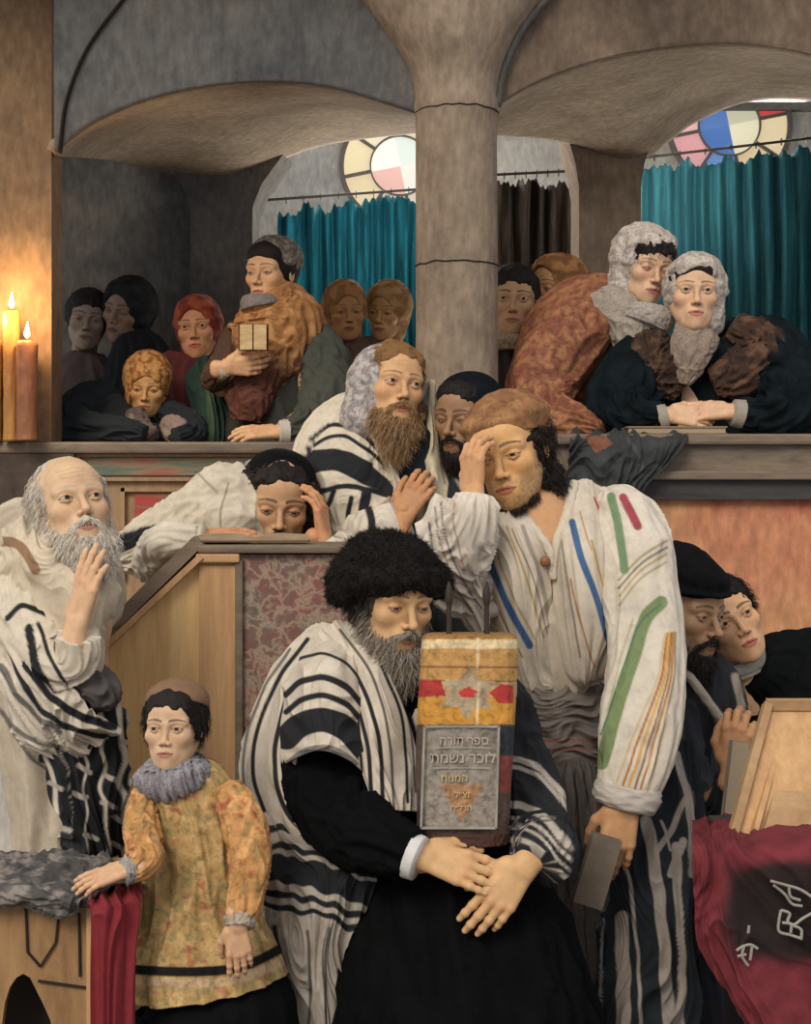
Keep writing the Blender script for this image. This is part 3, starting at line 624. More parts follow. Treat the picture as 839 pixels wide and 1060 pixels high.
# ================================================================== PEOPLE: sculpting tools
def hrot(yaw, pitch, roll):
    a, b, c = [math.radians(v) for v in (yaw, pitch, roll)]
    return np.array(Matrix.Rotation(c, 3, 'Y') @ Matrix.Rotation(a, 3, 'Z') @ Matrix.Rotation(-b, 3, 'X'))
class Head:
    def __init__(s, px, py, Y, yaw=0, pitch=0, roll=0, sc=1.0):
        s.R = hrot(yaw, pitch, roll); sc *= (Y+DY)/Y; s.s = sc; s.C = P(px, py, Y)-s.R@np.array([0, -.086, 0])*sc
    def w(s, q): return np.asarray(q, float)*s.s@s.R.T+s.C
    def d(s, v): return np.asarray(v, float)@s.R.T
    def loc(s, w): return ((np.asarray(w)-s.C)@s.R)/s.s
def head_mesh(H, skin='#c89a72', eyes='open', gaze=(0, 0), brow='#3a2a20', bt=.0032, lips='#a05a48', jaw=1.0, nose=1.0, vox=.0017, stub=None, stubc='#5a4a40', age=0, iris='#3a2a1e', fat=1.0, browz=0.0, young=False, redden=.5):
    S = SDF(); f = fat
    S.ell((0, .014, .036), (.0735, .093, .080), .01)
    S.ell((0, -.022, -.022), (.060*f, .062, .080), .03)
    S.ell((0, -.030, -.072), (.044*jaw, .048, .038), .025)
    S.cap((.050*f, .005, -.045), (.022*jaw, -.058, -.092), .013, .013, .03); S.cap((-.050*f, .005, -.045), (-.022*jaw, -.058, -.092), .013, .013, .03)
    S.ell((0, -.072, -.098), (.017*jaw, .014, .014), .02)
    S.ell((0, -.058, .042), (.045, .024, .034), .03)
    for s in (-1, 1):
        S.ell((s*.040, -.060, -.022), (.020*f, .018, .017), .025)
        S.cap((s*.047, -.068, .017), (s*.012, -.083, .013), .008, .0075, .014)
    for s in (-1, 1): S.ell((s*.0315, -.094, -.001), (.0165, .0125, .011), .014, sub=True)
    S.ell((0, -.076, -.066), (.027, .018, .023), .018)
    S.cap((0, -.080, .012), (0, -.101*nose, -.030), .0062, .0082, .008); S.ell((0, -.1035*nose, -.0335), (.0088, .0095, .0082), .006)
    for s in (-1, 1):
        S.ell((s*.0115, -.094, -.0375), (.0068, .0085, .0065), .006)
        S.ell((s*.0062, -.100, -.0435), (.0032, .0045, .003), .003, sub=True)
        S.ell((s*.0315, -.0735, .0), (.0128, .0128, .0115), .003)
        lz = .0054 if eyes == 'open' else .003
        S.cap((s*.0195, -.0815, lz-.002), (s*.0315, -.0862, lz), .0022, .0026, .003); S.cap((s*.0315, -.0862, lz), (s*.0435, -.0795, lz-.003), .0026, .002, .003)
        S.cap((s*.021, -.0815, -.0052), (s*.0315, -.0848, -.0078), .0016, .0018, .003); S.cap((s*.0315, -.0848, -.0078), (s*.0425, -.0795, -.0052), .0018, .0014, .003)
        S.ell((s*.074, .006, -.004), (.0065, .015, .028), .006); S.ell((s*.079, .003, -.004), (.003, .009, .018), .003, sub=True)
    S.cap((-.014, -.0885, -.0610), (0, -.0915, -.0595), .0038, .0045, .006); S.cap((.014, -.0885, -.0610), (0, -.0915, -.0595), .0038, .0045, .006)
    S.cap((-.011, -.0880, -.0710), (.011, -.0880, -.0710), .0050, .0050, .006)
    S.cap((-.020, -.087, -.0660), (0, -.0965, -.0655), .0011, .0014, .002, sub=True); S.cap((.020, -.087, -.0660), (0, -.0965, -.0655), .0011, .0014, .002, sub=True)
    S.cap((0, .018, -.05), (0, .034, -.165), .050*jaw, .054*jaw, .025)
    V, Fc = S.mesh(vox)
    x, y, z = V.T; ax = np.abs(x); C = np.ones((len(V), 3))*lin(skin)
    def blend(col, m):
        nonlocal C
        m = np.clip(m, 0, 1)[:, None]; C = C*(1-m)+lin(col)*m
    front = y < -.05
    C = C*(1+.10*fbm(V*38, 3))[:, None]
    red = np.exp(-((ax-.042)/.016)**2-((z+.028)/.016)**2)*front*.35*redden; C = C*(1-red[:, None]*np.array([0, .35, .4]))
    red = np.exp(-(ax/.014)**2-((z+.034)/.012)**2)*front*.35*redden; C = C*(1-red[:, None]*np.array([0, .3, .35]))
    ring = np.exp(-((ax-.031)/.018)**2-((z+.002)/.013)**2)*front*.30*(1+age*.5); C = C*(1-ring[:, None]*np.array([.5, .62, .66]))
    if stub:
        m = sst(-.045, -.060, z)*np.maximum(sst(.020, .034, ax), np.maximum(sst(-.078, -.088, z), (ax < .026)*(z < -.048)*(z > -.058)*.9))*(y < .012)*(z > -.125)
        blend(stubc, m*stub*(.75+.5*noise3(V*160)))
    # lips
    lh = .0085*(1-(ax/.0235)**2); lm = (ax < .0235)*front
    up = lm*(z > -.0660)*(z < -.0655+lh*.95-.0018*np.exp(-(ax/.004)**2)); lo = lm*(z <= -.0660)*(z > -.0665-lh*1.25)
    blend(lips, (up+lo)*.85); blend('#4a241c', lm*np.exp(-((z+.0659)/.0011)**2)*.85)
    # eyes
    ex = ax-.0315; q = 1-(ex/.0142)**2
    hh = {'open': .0047, 'half': .0032, 'down': .0016, 'closed': .0}[eyes]; base = {'open': 0, 'half': -.001, 'down': -.0042, 'closed': -.0045}[eyes]
    top = base+hh*np.maximum(q, 0); bot = base-.65*hh*np.maximum(q, 0)-(.0015*np.maximum(q, 0) if hh < .003 else 0)
    ins = front*(q > 0)*(z < top)*(z > bot)
    if eyes in ('open', 'half', 'down'):
        blend('#cfc2b0', ins*.95)
        gx = np.where(x > 0, .0315+gaze[0], -.0315+gaze[0]); r = np.sqrt((x-gx)**2+(z-base-gaze[1])**2)
        blend(iris, ins*sst(.0066, .0056, r)); blend('#120c0a', ins*sst(.0036, .0026, r))
    lash = front*(q > -.1)*np.exp(-((z-top-.0004)/.0012)**2); blend('#2a1a14', lash*.9)
    if hh: blend('#6a4434', front*(q > 0)*np.exp(-((z-bot)/.0009)**2)*.6)
    if age: 
        for k in range(3): blend('#7a5640', (ax < .04)*front*np.exp(-((z-.045-.009*k-.002*np.sin(x*90+k))/.0009)**2)*.4*age)
    bz = .0205+browz+.0045*(1-((ax-.030)/.022)**2); bw = bt*(1-.6*np.clip((ax-.02)/.035, 0, 1))
    br = front*(ax > .009)*(ax < .053)*np.exp(-((z-bz)/(bw))**4); blend(brow, br*(.8+.25*noise3(V*250)))
    blend('#3a1c14', front*np.exp(-((ax-.0062)/.003)**2-((z+.0432)/.0022)**2)*.85)
    return H.w(V), Fc, C
FING = [(.030, .086, .070, .0088), (.0095, .091, .078, .0090), (-.0105, .087, .073, .0085), (-.028, .077, .057, .0075)]
def hand_mesh(W, D, N, right=True, curl=(.3, .3, .3, .3), thumb=(.25, .2), spread=.06, s=1.0, skin='#c08c66', vox=.0019, forearm=.035, nail=True):
    """W wrist point, D direction of the fingers, N outward normal of the BACK of the hand; right: thumb side flips"""
    D = np.array(D, float); D /= np.linalg.norm(D); N = np.array(N, float); N -= D*(N@D); N /= np.linalg.norm(N); Xa = np.cross(D, N)*(1 if right else -1)
    S = SDF(); tips = []
    for i, (x, y, L, r) in enumerate(FING):
        S.cap((x*.45, .004, -.001), (x*.92, y*.96, 0), .0115, .0100, .010)
    S.ell((.008, .048, -.006), (.030, .040, .011), .012)
    S.ell((.026, .026, -.009), (.014, .026, .012), .012)
    S.cap((-.010, -forearm, 0), (-.008, .006, 0), .0215, .0150, .012); S.cap((.010, -forearm, 0), (.009, .006, 0), .0215, .0150, .012)
    cu = curl if hasattr(curl, '__len__') else (curl,)*4
    for i, (x, y, L, r) in enumerate(FING):
        p = np.array([x*.95, y*.97, .001]); a = 0; sp = (1.2-i*.85)*spread
        segs = [.46, .30, .24]
        for j in range(3):
            a += cu[i]*(.8 if j == 0 else 1.05 if j == 1 else .75)
            d = np.array([math.sin(sp)*math.cos(a), math.cos(sp)*math.cos(a), -math.sin(a)]); q = p+d*L*segs[j]
            S.cap(p, q, r*(1.02-j*.1), r*(.95-j*.12), .0035 if j else .005)
            if j < 2: S.ell(q, (r*.90, r*.90, r*.90), .003)
            p = q
        tips.append((p, d, np.array([0, math.sin(a), math.cos(a)]), r))
    p0 = np.array([.030, .020, -.006]); t0, t1 = thumb
    d1 = np.array([math.cos(.9-t0*.2)*.75, .72, -.15-t1*.5]); d1 /= np.linalg.norm(d1); p1 = p0+d1*.036
    d2 = np.array([math.cos(.9)*.35-t0*.5, .9, -.1-t1*.9]); d2 /= np.linalg.norm(d2); p2 = p1+d2*.030
    d3 = np.array([.1-t0*.6, .95, -.1-t1]); d3 /= np.linalg.norm(d3); p3 = p2+d3*.024
    S.cap(p0, p1, .0135, .0105, .012); S.cap(p1, p2, .0105, .0098, .005); S.cap(p2, p3, .0098, .0078, .004)
    V, Fc = S.mesh(vox)
    C = np.ones((len(V), 3))*lin(skin)*(1+.09*fbm(V*50, 3))[:, None]
    for i, (t, d, n, r) in enumerate(tips):
        kn = np.exp(-(((V-np.array([FING[i][0], FING[i][1], .008]))**2).sum(1))/.012**2)*.25; C = C*(1-kn[:, None]*np.array([.2, .5, .5]))
        m = np.exp(-((((V-(t-d*.002+n*r*.75))**2).sum(1))/(.0052**2))**2); C = C*(1-m[:, None]*.5)+lin('#d8b49c')*(m[:, None]*.5)
    if not right: Fc = Fc[:, ::-1]
    Rm = np.stack([Xa, D, N]); return V*s@Rm+W, Fc, C
def limb_mesh(chains, skin='#b48a68', vox=.011):
    """torso, arms and legs under the clothes: chains of (point, radius)"""
    S = SDF()
    for ch in chains:
        for (a, ra), (b, rb) in zip(ch[:-1], ch[1:]): S.cap(a, b, ra, rb, .03)
    V, Fc = S.mesh(vox); return V, Fc, lin(skin)
def person(label, base, H, head_kw, chains, hands, group=None, skin=None):
    sk = head_kw.get('skin', '#c89a72'); hsk = skin or sk
    parts = [head_mesh(H, **head_kw)]
    for h in hands: parts.append(hand_mesh(skin=hsk, **h))
    parts.append(limb_mesh(chains, hsk))
    V, Fc, C = merge(parts)
    o = mesh_obj('person', V, Fc, M['skin'], None, C, org=base); tag(o, label, 'person', group); return o
def std_chains(H, sh_w, hipz, base_z, Y=None, hip=None, arms=(), seated=False, s=1.0, legs=True, knees=None):
    """neck, spine, pelvis, legs from a head; arms = list of (shoulder, elbow, wrist)"""
    nk = H.w((0, .034, -.15)); top = nk+np.array([0, .02, -.03])
    hip = np.array(hip if hip is not None else [nk[0], nk[1]+.03, hipz]); ch = [[(nk, .048*s), (top-[0, 0, .03], .048*s), ((top*.45+hip*.55), .075*s), (hip, .09*s)]]
    for s_ in (-1, 1):
        ch.append([(top-[0, 0, .03], .042*s), (top+np.array([s_*sh_w*.7, 0.01, -.07]), .042*s)])
        if legs:
            kn = hip+np.array([s_*.09*s, 0, -(hip[2]-base_z)*.48]) if knees is None else np.array(knees[0 if s_ < 0 else 1])
            ft = np.array([kn[0], kn[1]+.02, base_z+.05])
            ch.append([(hip+np.array([s_*.07*s, 0, -.03]), .075*s), (kn, .05*s), (ft, .042*s), (ft+np.array([s_*.02, -.13, -.015]), .034*s)])
    for a in arms:
        ch.append([(np.array(a[0]), .048*s), (np.array(a[1]), .038*s), (np.array(a[2]), .026*s)])
    return ch

# ------------------------------------------------------------------ hair, beards, hats, scarves
def cap_shell(H, name, parent, mat, col, r=(.080, .099, .088), c=(0, .018, .038), cuts=(), adds=(), disp=0, dsc=60, vox=.0028, strand=None, colf=None, fringe=True):
    S = SDF(); S.ell(c, r, .01)
    if name == 'hair' and fringe: adds = list(adds)+[((0, -.046, .058), (.062, .044*(.85 if fringe == .5 else 1), .044), .02)]
    for a in adds: S.ell(a[0], a[1], a[2] if len(a) > 2 else .02)
    for a in cuts: S.ell(a[0], a[1], a[2] if len(a) > 2 else .008, sub=True)
    f = (lambda X: (disp*fbm(X*dsc, 3)).astype(np.float32)) if disp else None
    V, Fc = S.mesh(vox, f); C = np.ones((len(V), 3))*lin(col)
    if colf: C = colf(V)
    parts = [(H.w(V), Fc, C)]
    if strand:
        n, L, rad, dirf, colr = strand[:5]; rg = np.random.RandomState(5); idx = rg.choice(len(V), min(n, len(V)), replace=False); v = V[idx]
        keep = strand[6](v) if len(strand) > 6 and strand[6] else np.ones(len(v), bool); v = v[keep]
        d = dirf(v); cc = np.array([lin(colr[k]) for k in rg.randint(0, len(colr), len(v))]); bag = []
        strands(bag, H.w(v*.995), H.d(d), L*H.s*(.6+.8*rg.rand(len(v))), rad*H.s, cc, 4, strand[5] if len(strand) > 5 else .3, .4, rg); parts += bag
    V, Fc, C = merge(parts); return mesh_obj(name, V, Fc, mat, parent, C)
def beard(H, parent, col, cols, length=.06, w=1.0, lumps=None, n=2600, rad=.0016, mous=True, name='beard', grav=.6, curl=.25, fwd=.3, mat=None):
    S = SDF(); lumps = lumps or [((0, -.062, -.105), (.040*w, .030, .034)), ((.036*w, -.032, -.085), (.022, .034, .030)), ((-.036*w, -.032, -.085), (.022, .034, .030)), ((0, -.060, -.105-length*.5), (.032*w, .026, .03+length*.45)), ((.054, -.008, -.050), (.012, .022, .036)), ((-.054, -.008, -.050), (.012, .022, .036))]
    for l in lumps: S.ell(l[0], l[1], .02)
    S.ell((0, -.090, -.062), (.024, .020, .0125), .006, sub=True)
    if mous:
        for s in (-1, 1): S.cap((s*.004, -.0955, -.0515), (s*.026, -.082, -.066), .0052, .0040, .006); S.cap((s*.026, -.082, -.066), (s*.030, -.074, -.085), .004, .006, .01)
    V, Fc = S.mesh(.0026, lambda X: (.004*fbm(X*np.array([95, 95, 24]), 2)).astype(np.float32))
    C = np.ones((len(V), 3))*lin(col); parts = [(H.w(V), Fc, C)]
    rg = np.random.RandomState(9); v = V[rg.choice(len(V), min(n, len(V)), replace=False)]
    d = np.stack([v[:, 0]*7, np.clip(v[:, 1]*4-fwd, -1, .1), np.full(len(v), -1.0)], 1)+rg.normal(size=(len(v), 3))*.22
    m = (v[:, 2] > -.075)*(np.abs(v[:, 0]) < .035)*(v[:, 1] < -.07); d[m] = np.stack([np.sign(v[m][:, 0])*1.0, np.full(m.sum(), -.15), np.full(m.sum(), -.75)], 1)
    Ln = np.where(m, .014, length*(.35+.5*rg.rand(len(v)))); cc = np.array([lin(cols[k]) for k in rg.randint(0, len(cols), len(v))])
    bag = []; strands(bag, H.w(v), H.d(d), Ln*H.s, rad*H.s, cc, 5, curl, grav, rg); parts += bag
    V, Fc, C = merge(parts); return mesh_obj(name, V, Fc, mat or M['soft'], parent, C)
def lump(name, parent, mat, col, ells, vox=.004, k=.02, disp=0, dsc=(40, 40, 40), colf=None, strand=None):
    """soft mass from world-space ellipsoids/capsules: ('e', centre, radii[,k]) or ('c', a, b, ra, rb[,k]) or ('x', centre, radii) to cut"""
    S = SDF()
    for e in ells:
        if e[0] == 'e': S.ell(e[1], e[2], e[3] if len(e) > 3 else k)
        elif e[0] == 'x': S.ell(e[1], e[2], .008, sub=True)
        else: S.cap(e[1], e[2], e[3], e[4], e[5] if len(e) > 5 else k)
    f = (lambda X: (disp*fbm(X*np.array(dsc), 3)).astype(np.float32)) if disp else None
    V, Fc = S.mesh(vox, f); C = colf(V) if colf else np.ones((len(V), 3))*lin(col); parts = [(V, Fc, C)]
    if strand:
        n, L, rad, dirf, colr, curl = strand; rg = np.random.RandomState(11); v = V[rg.choice(len(V), min(n, len(V)), replace=False)]
        cc = np.array([lin(colr[q]) for q in rg.randint(0, len(colr), len(v))]); bag = []
        strands(bag, v, dirf(v), L*(.5+rg.rand(len(v))), rad, cc, 4, curl, .2, rg); parts += bag
    V, Fc, C = merge(parts); return mesh_obj(name, V, Fc, mat, parent, C)
def scarf(H, name, parent, col, r=(.090, .106, .104), c=(0, .016, .018), face=((0, -.10, -.030), (.056, .085, .090)), colf=None, mat=None, disp=.004, dsc=26, adds=(), cuts=()):
    a = [((0, .020, -.085), (.066, .066, .060), .04), ((0, -.046, .060), (.066, .050, .050), .02)]+list(adds)
    return cap_shell(H, name, parent, mat or M['cloth'], col, r, c, [(face[0], face[1], .006)]+list(cuts), a, disp, dsc, .0034, None, colf)
def mottle(c1, c2, sc=60, t=0.0, w=.25):
    a, b = lin(c1), lin(c2)
    return lambda V: a+(b-a)*sst(t-w, t+w, fbm(V*sc, 2))[..., None]
def banded(base, bands):
    """colour function of one coordinate: bands = (centre, half width, colour)"""
    def f(t, warp=0):
        C = np.ones(t.shape+(3,))*lin(base)
        for c, h, col in bands:
            m = sst(h+.006, h-.004, np.abs(t+warp-c))[..., None]; C = C*(1-m)+lin(col)*m
        return C
    return f
def pix(G):
    return CX+G[..., 0]/G[..., 1]*F, CY-(G[..., 2]-CZ)/G[..., 1]*F
class Paint:
    """woven pattern of a cloth: a base colour and stripes that follow the lie of the cloth"""
    def __init__(s, base, var=.10, sc=18): s.base = base; s.ops = []; s.var = var; s.sc = sc
    def s_(s, pts, w, col, wob=0, soft=.8): s.ops.append(('l', pts, w, col, wob, soft)); return s
    def rows(s, lines): 
        for l in lines: s.s_(*l)
        return s
    def poly(s, pts, col): s.ops.append(('p', pts, col)); return s
    def __call__(s, *a):
        G = a[2]; x, y = pix(G); C = np.ones(x.shape+(3,))*(lin(s.base) if isinstance(s.base, str) else s.base)
        for o in s.ops:
            if o[0] == 'l':
                _, pts, w, col, wob, soft = o; d = np.full(x.shape, 1e9)
                q = np.array(pts, float); q = cr(q, 6*len(q)) if len(q) > 2 else q
                yy = y+(wob*noise3(np.stack([x*.06, y*.02, x*0+q[0, 0]], -1)) if wob else 0); xx = x+(wob*noise3(np.stack([y*.03, x*.02, x*0+q[0, 1]], -1)) if wob else 0)
                fx, fy = xx.ravel(), yy.ravel(); near = np.where((fx > q[:, 0].min()-w-3) & (fx < q[:, 0].max()+w+3) & (fy > q[:, 1].min()-w-3) & (fy < q[:, 1].max()+w+3))[0]; sx, sy = fx[near], fy[near]; sd_ = np.full(len(near), 1e9)
                for (x0, y0), (x1, y1) in zip(q[:-1], q[1:]):
                    dx, dy = x1-x0, y1-y0; L = dx*dx+dy*dy+1e-9; t = np.clip(((sx-x0)*dx+(sy-y0)*dy)/L, 0, 1)
                    sd_ = np.minimum(sd_, np.hypot(sx-x0-t*dx, sy-y0-t*dy))
                d.ravel()[near] = sd_
                m = sst(w+soft, w-soft, d)[..., None]
            else:
                _, pts, col = o; ins = np.zeros(x.shape, bool); n = len(pts)
                for i in range(n):
                    x0, y0 = pts[i]; x1, y1 = pts[(i+1) % n]
                    if y0 == y1: continue
                    ins ^= ((y0 > y) != (y1 > y)) & (x < (x1-x0)*(y-y0)/(y1-y0)+x0)
                m = ins[..., None].astype(float)
            C = C*(1-m)+lin(col)*m
        return C*(1+s.var*fbm(G*s.sc, 3))[..., None]
WH, WH2, BK, BK2 = '#c6baa8', '#aaa093', '#222326', '#17181a'
# ================================================================== SEATED MAN WITH THE SCROLL
def P3(*q): return P(*q)
H = Head(425, 629, 3.03, 27, -10, 3, .91)
arms = [(P(325, 740, 3.15), P(345, 850, 3.06), P(436, 890, 2.9)), (P(518, 750, 3.22), P(562, 865, 3.1), P(550, 893, 2.93))]
ch = std_chains(H, .10, 0, 0, hip=P(455, 960, 3.25), arms=arms, knees=[P(415, 985, 3.02), P(535, 985, 3.02)])
man = person('seated grey-bearded man in a black fur hat and striped shawl clasping a scroll', P(460, 1060, 3.2)*[1, 1, 0], H,
    dict(skin='#c9a072', eyes='down', brow='#5a4a3c', lips='#8a5444', age=.8, nose=1.05),
    ch, [dict(W=P(436, 886, 2.88), D=(1, -.1, -.28), N=(0, -.85, .55), right=False, curl=(.22, .16, .14, .12), thumb=(.2, .1), s=.95, spread=.05),
         dict(W=P(543, 897, 2.875), D=(-.62, -.1, -.75), N=(.1, -.95, .25), right=True, curl=(.18, .22, .25, .3), thumb=(.1, .3), s=.95, spread=.05)])
beard(H, man, '#857c70', ['#938a7e', '#b5ada0', '#75695c', '#a3927c'], .05, 1.0, n=4200, rad=.0011, curl=.5, grav=.9)
cap_shell(H, 'hair', man, M['soft'], '#3a322c', c=(0, .022, .012), r=(.086, .098, .10), cuts=[((0, -.13, -.04), (.068, .115, .13)), ((0, 0, .11), (.2, .2, .06))], disp=.005,
          strand=(2500, .028, .0012, lambda v: np.stack([v[:, 0]*4, v[:, 1]*2, -.9+v[:, 2]*0], 1), ['#3a322c', '#5a5048', '#1c1714'], .9, lambda v: v[:, 1] > -.03))
S = SDF()
rg = np.random.RandomState(4)
ells = [((-.010, .03, .080), (.080, .090, .046), .03), ((-.108, .015, .020), (.032, .045, .048), .03), ((.104, .015, .035), (.024, .04, .036), .03)]
for i in range(16):
    a = i/16*6.283; ells.append(((.095*math.cos(a), .018+.094*math.sin(a), .056-.018*abs(math.cos(a))+.003*rg.randn()), (.029, .030, .030), .02))
cap_shell(H, 'fur_hat', man, M['fur'], '#120e0c', c=(0, .02, .070), r=(.088, .098, .052), adds=ells, cuts=[((0, .0, -.04), (.070, .088, .095)), ((0, -.10, -.06), (.062, .08, .10))], disp=.006, dsc=45,
          strand=(11000, .010, .0009, lambda v: v*np.array([9, 9, 8])-np.array([0, .1, .55])+np.random.RandomState(2).normal(size=v.shape)*.35, ['#120e0c', '#1e1814', '#2c221b', '#0a0807'], .2, lambda v: ((v[:, 2] > .03)+(np.abs(v[:, 0]) > .085))))
# black robe
rob = loft('robe', [(418, 690, 3.2, 40, .8), (425, 730, 3.2, 80, .7), (440, 800, 3.2, 95, .7), (455, 870, 3.17, 98, .75), (462, 925, 3.12, 100, .9), (472, 985, 3.08, 118, .95), (480, 1060, 3.06, 134, .9), (484, 1200, 3.06, 140, .85), (486, 1335, 3.06, 142, .85)],
     M['velvet'], man, lin('#08090a'), 120, 140, [(.02, 9, 4, .8), (.01, 20, 8, .6)])
loft('sleeve', [(322, 722, 3.14, 20), (328, 765, 3.10, 31), (338, 815, 3.06, 42), (362, 850, 3.0, 44), (396, 871, 2.91, 33, .95), (428, 886, 2.875, 24, .98)], M['velvet'], man, lin('#070809'), 70, 80, [(.012, 6, 6, .6)])
loft('cuff', [(424, 885, 2.878, 24.5, 1.0), (434, 889, 2.872, 23.5, 1.0)], M['cloth'], man, lin('#c9c6c2'), 40, 8)
loft('shirt_front', [(432, 712, 3.12, 14, .6), (438, 760, 3.08, 20, .5), (442, 800, 3.08, 16, .5)], M['cloth'], man, Paint('#10181e').s_([(424, 722), (434, 752)], 4, WH).s_([(444, 722), (434, 754)], 4, WH), 70, 60)
sl = Paint(BK)
for y0, w, c in ((792, 3, WH2), (800, 2.0, WH2), (838, 4, WH2), (852, 1.8, WH2), (862, 1.6, WH2), (874, 2.4, WH2), (890, 1.3, WH2)):
    sl.s_([(505, y0-6), (535, y0-5), (560, y0+6), (590, y0+40)], w, c, 3)
loft('shawl_sleeve', [(512, 700, 3.2, 14), (524, 732, 3.17, 25), (534, 775, 3.15, 28), (546, 815, 3.12, 32), (556, 860, 3.06, 33), (565, 880, 2.90, 32, 1), (555, 896, 2.870, 27, 1)], M['cloth'], man, sl, 120, 190, [(.009, 5, 5, .7)])
for k, (pts) in enumerate([[(562, 880), (578, 900), (582, 940)], [(548, 870), (570, 885), (590, 930)]]): pass
# the shawl: outer edge, shoulder, front band, hanging part
a = Paint(WH).s_([(318, 662), (290, 700), (268, 750), (262, 800), (278, 850), (300, 885)], 2.2, BK, 1).s_([(345, 665), (312, 692), (293, 735), (284, 790), (296, 840), (330, 872)], 2.6, BK, 1).s_([(300, 672), (272, 715), (252, 780), (256, 850)], 1.6, '#6a655e', 1)
patch('prayer_shawl_edge', [[(325, 648, 3.28), (345, 646, 3.2), (370, 655, 3.12)], [(285, 690, 3.3), (306, 688, 3.18), (335, 690, 3.06)], [(262, 740, 3.3), (285, 742, 3.15), (315, 745, 3.04)], [(249, 795, 3.3), (272, 798, 3.14), (305, 800, 3.06)], [(262, 850, 3.28), (288, 850, 3.12), (315, 850, 3.05)], [(300, 900, 3.2), (318, 893, 3.1), (350, 880, 3.02)]],
      M['cloth'], man, a, 150, 220, [(.010, 4, 2.5, .5)], .006)
b_ = Paint(WH)
for y0, w in ((679, 1.6), (703, 3.2), (721, 3.0), (747, 13), ): b_.s_([(296, y0+16), (312, y0+3), (335, y0-2), (358, y0+8), (378, y0+30)], w, BK, 1.5)
b_.s_([(298, 790), (318, 776), (345, 775), (368, 790)], 3, '#77726c', 1)
patch('prayer_shawl_shoulder', [[(318, 668, 3.22), (340, 655, 3.16), (362, 655, 3.14), (385, 668, 3.1)], [(296, 700, 3.12), (320, 690, 3.02), (350, 690, 2.99), (384, 705, 3.06)], [(290, 740, 3.10), (318, 732, 2.98), (352, 734, 2.96), (392, 750, 3.04)], [(290, 775, 3.08), (320, 768, 2.96), (354, 772, 2.95), (398, 795, 3.01)], [(292, 792, 3.07), (322, 778, 2.955), (352, 782, 2.945), (398, 814, 3.0)]],
      M['cloth'], man, b_, 150, 190, [(.006, 4, 3, .5)], .006)
c_ = Paint(WH).rows([([(352, 652), (385, 700), (402, 760), (408, 840)], 1.5, '#5a554f', .6), ([(340, 665), (372, 705), (392, 765), (396, 830)], 2.2, BK, .8), ([(334, 678), (362, 715), (380, 770), (384, 820)], 2.2, BK, .8),
     ([(395, 690), (416, 745), (422, 830)], 1.6, BK, .6), ([(405, 700), (424, 750), (430, 820)], 1.2, '#5a554f', .6), ([(355, 700), (370, 745), (374, 800)], 1.6, BK, .6)])
patch('prayer_shawl_front', [[(330, 656, 3.14), (350, 642, 3.12), (378, 655, 3.08)], [(352, 696, 3.05), (376, 688, 3.02), (402, 695, 3.04)], [(366, 745, 3.0), (392, 742, 2.98), (420, 738, 3.03)], [(372, 790, 2.97), (398, 790, 2.97), (430, 785, 3.03)], [(385, 830, 2.955), (405, 838, 2.95), (434, 840, 3.0)]],
      M['cloth'], man, c_, 130, 200, [(.007, 5, 2, .4)], .006)
d_ = Paint(WH2)
for y0, w in ((868, 4), (886, 3), (908, 13), (934, 3.5), (948, 3)): d_.s_([(262, y0-16), (300, y0-6), (330, y0-2), (365, y0+12), (392, y0+22)], w, BK, 7)
d_.rows([([(285, 960), (292, 1000), (310, 1070)], 2.2, BK, 3), ([(318, 965), (322, 1010), (318, 1070)], 1.6, '#5a554f', 3), ([(342, 962), (336, 1010), (336, 1070)], 1.4, '#5a554f', 3), ([(268, 960), (276, 1010), (285, 1070)], 1.2, '#5a554f', 2)])
patch('prayer_shawl_hanging', [[(258, 838, 3.25), (300, 845, 3.12), (345, 862, 3.04), (385, 885, 3.0)], [(266, 880, 3.22), (300, 888, 3.08), (345, 898, 3.0), (388, 912, 2.98)], [(272, 925, 3.2), (302, 932, 3.06), (340, 940, 3.0), (376, 950, 3.0)], [(282, 985, 3.18), (304, 990, 3.06), (330, 992, 3.02), (356, 990, 3.02)], [(296, 1060, 3.18), (312, 1064, 3.08), (334, 1064, 3.04), (352, 1060, 3.05)], [(300, 1200, 3.18), (316, 1200, 3.1), (336, 1200, 3.06), (352, 1200, 3.08)]],
      M['cloth'], man, d_, 160, 260, [(.012, 6, 2, .6), (.005, 12, 5, .5)], .006)

# ------------------------------------------------------------------ the scroll in its mantle
YT_ = 2.96
scr = empty('torah_scroll', P(478, 866, YT_)); tag(scr, 'scroll in a gold, red and grey mantle held upright by the seated man', 'scroll')
tp = Paint('#b58a52', .14, 40)
tp.poly([(400, 640), (560, 640), (560, 661), (400, 661)], '#8f6a3c').s_([(420, 667), (545, 667)], 4.5, '#d3bd94', .8).s_([(420, 690), (545, 691)], .9, '#7a4f30').s_([(420, 704), (545, 706)], 1.0, '#8a5a34')
tp.poly([(425, 705), (545, 706), (545, 722), (425, 721)], '#b5936c').poly([(425, 722), (545, 723), (545, 750), (425, 750)], '#c08a3c')
tp.poly([(430, 704), (456, 704), (461, 720), (430, 722)], '#a93a34').poly([(506, 717), (518, 708), (531, 710), (531, 728), (516, 728)], '#a93a34')
def star(cx, cy, r): 
    o = []
    for k in range(12): a = math.radians(-90+30*k+4); rr = r if k % 2 == 0 else r*.56; o.append((cx+rr*math.cos(a), cy+rr*math.sin(a)*.93))
    return o
tp.poly(star(484, 718, 31), '#a69478').poly([(474, 717), (484, 710), (493, 715), (492, 722), (478, 722)], '#b03a34')
tp.poly([(425, 750), (545, 750), (545, 880), (425, 880)], '#57463e').poly([(518, 752), (540, 752), (540, 782), (518, 782)], '#2f333a').poly([(516, 782), (540, 782), (536, 820), (516, 820)], '#7a3f38')
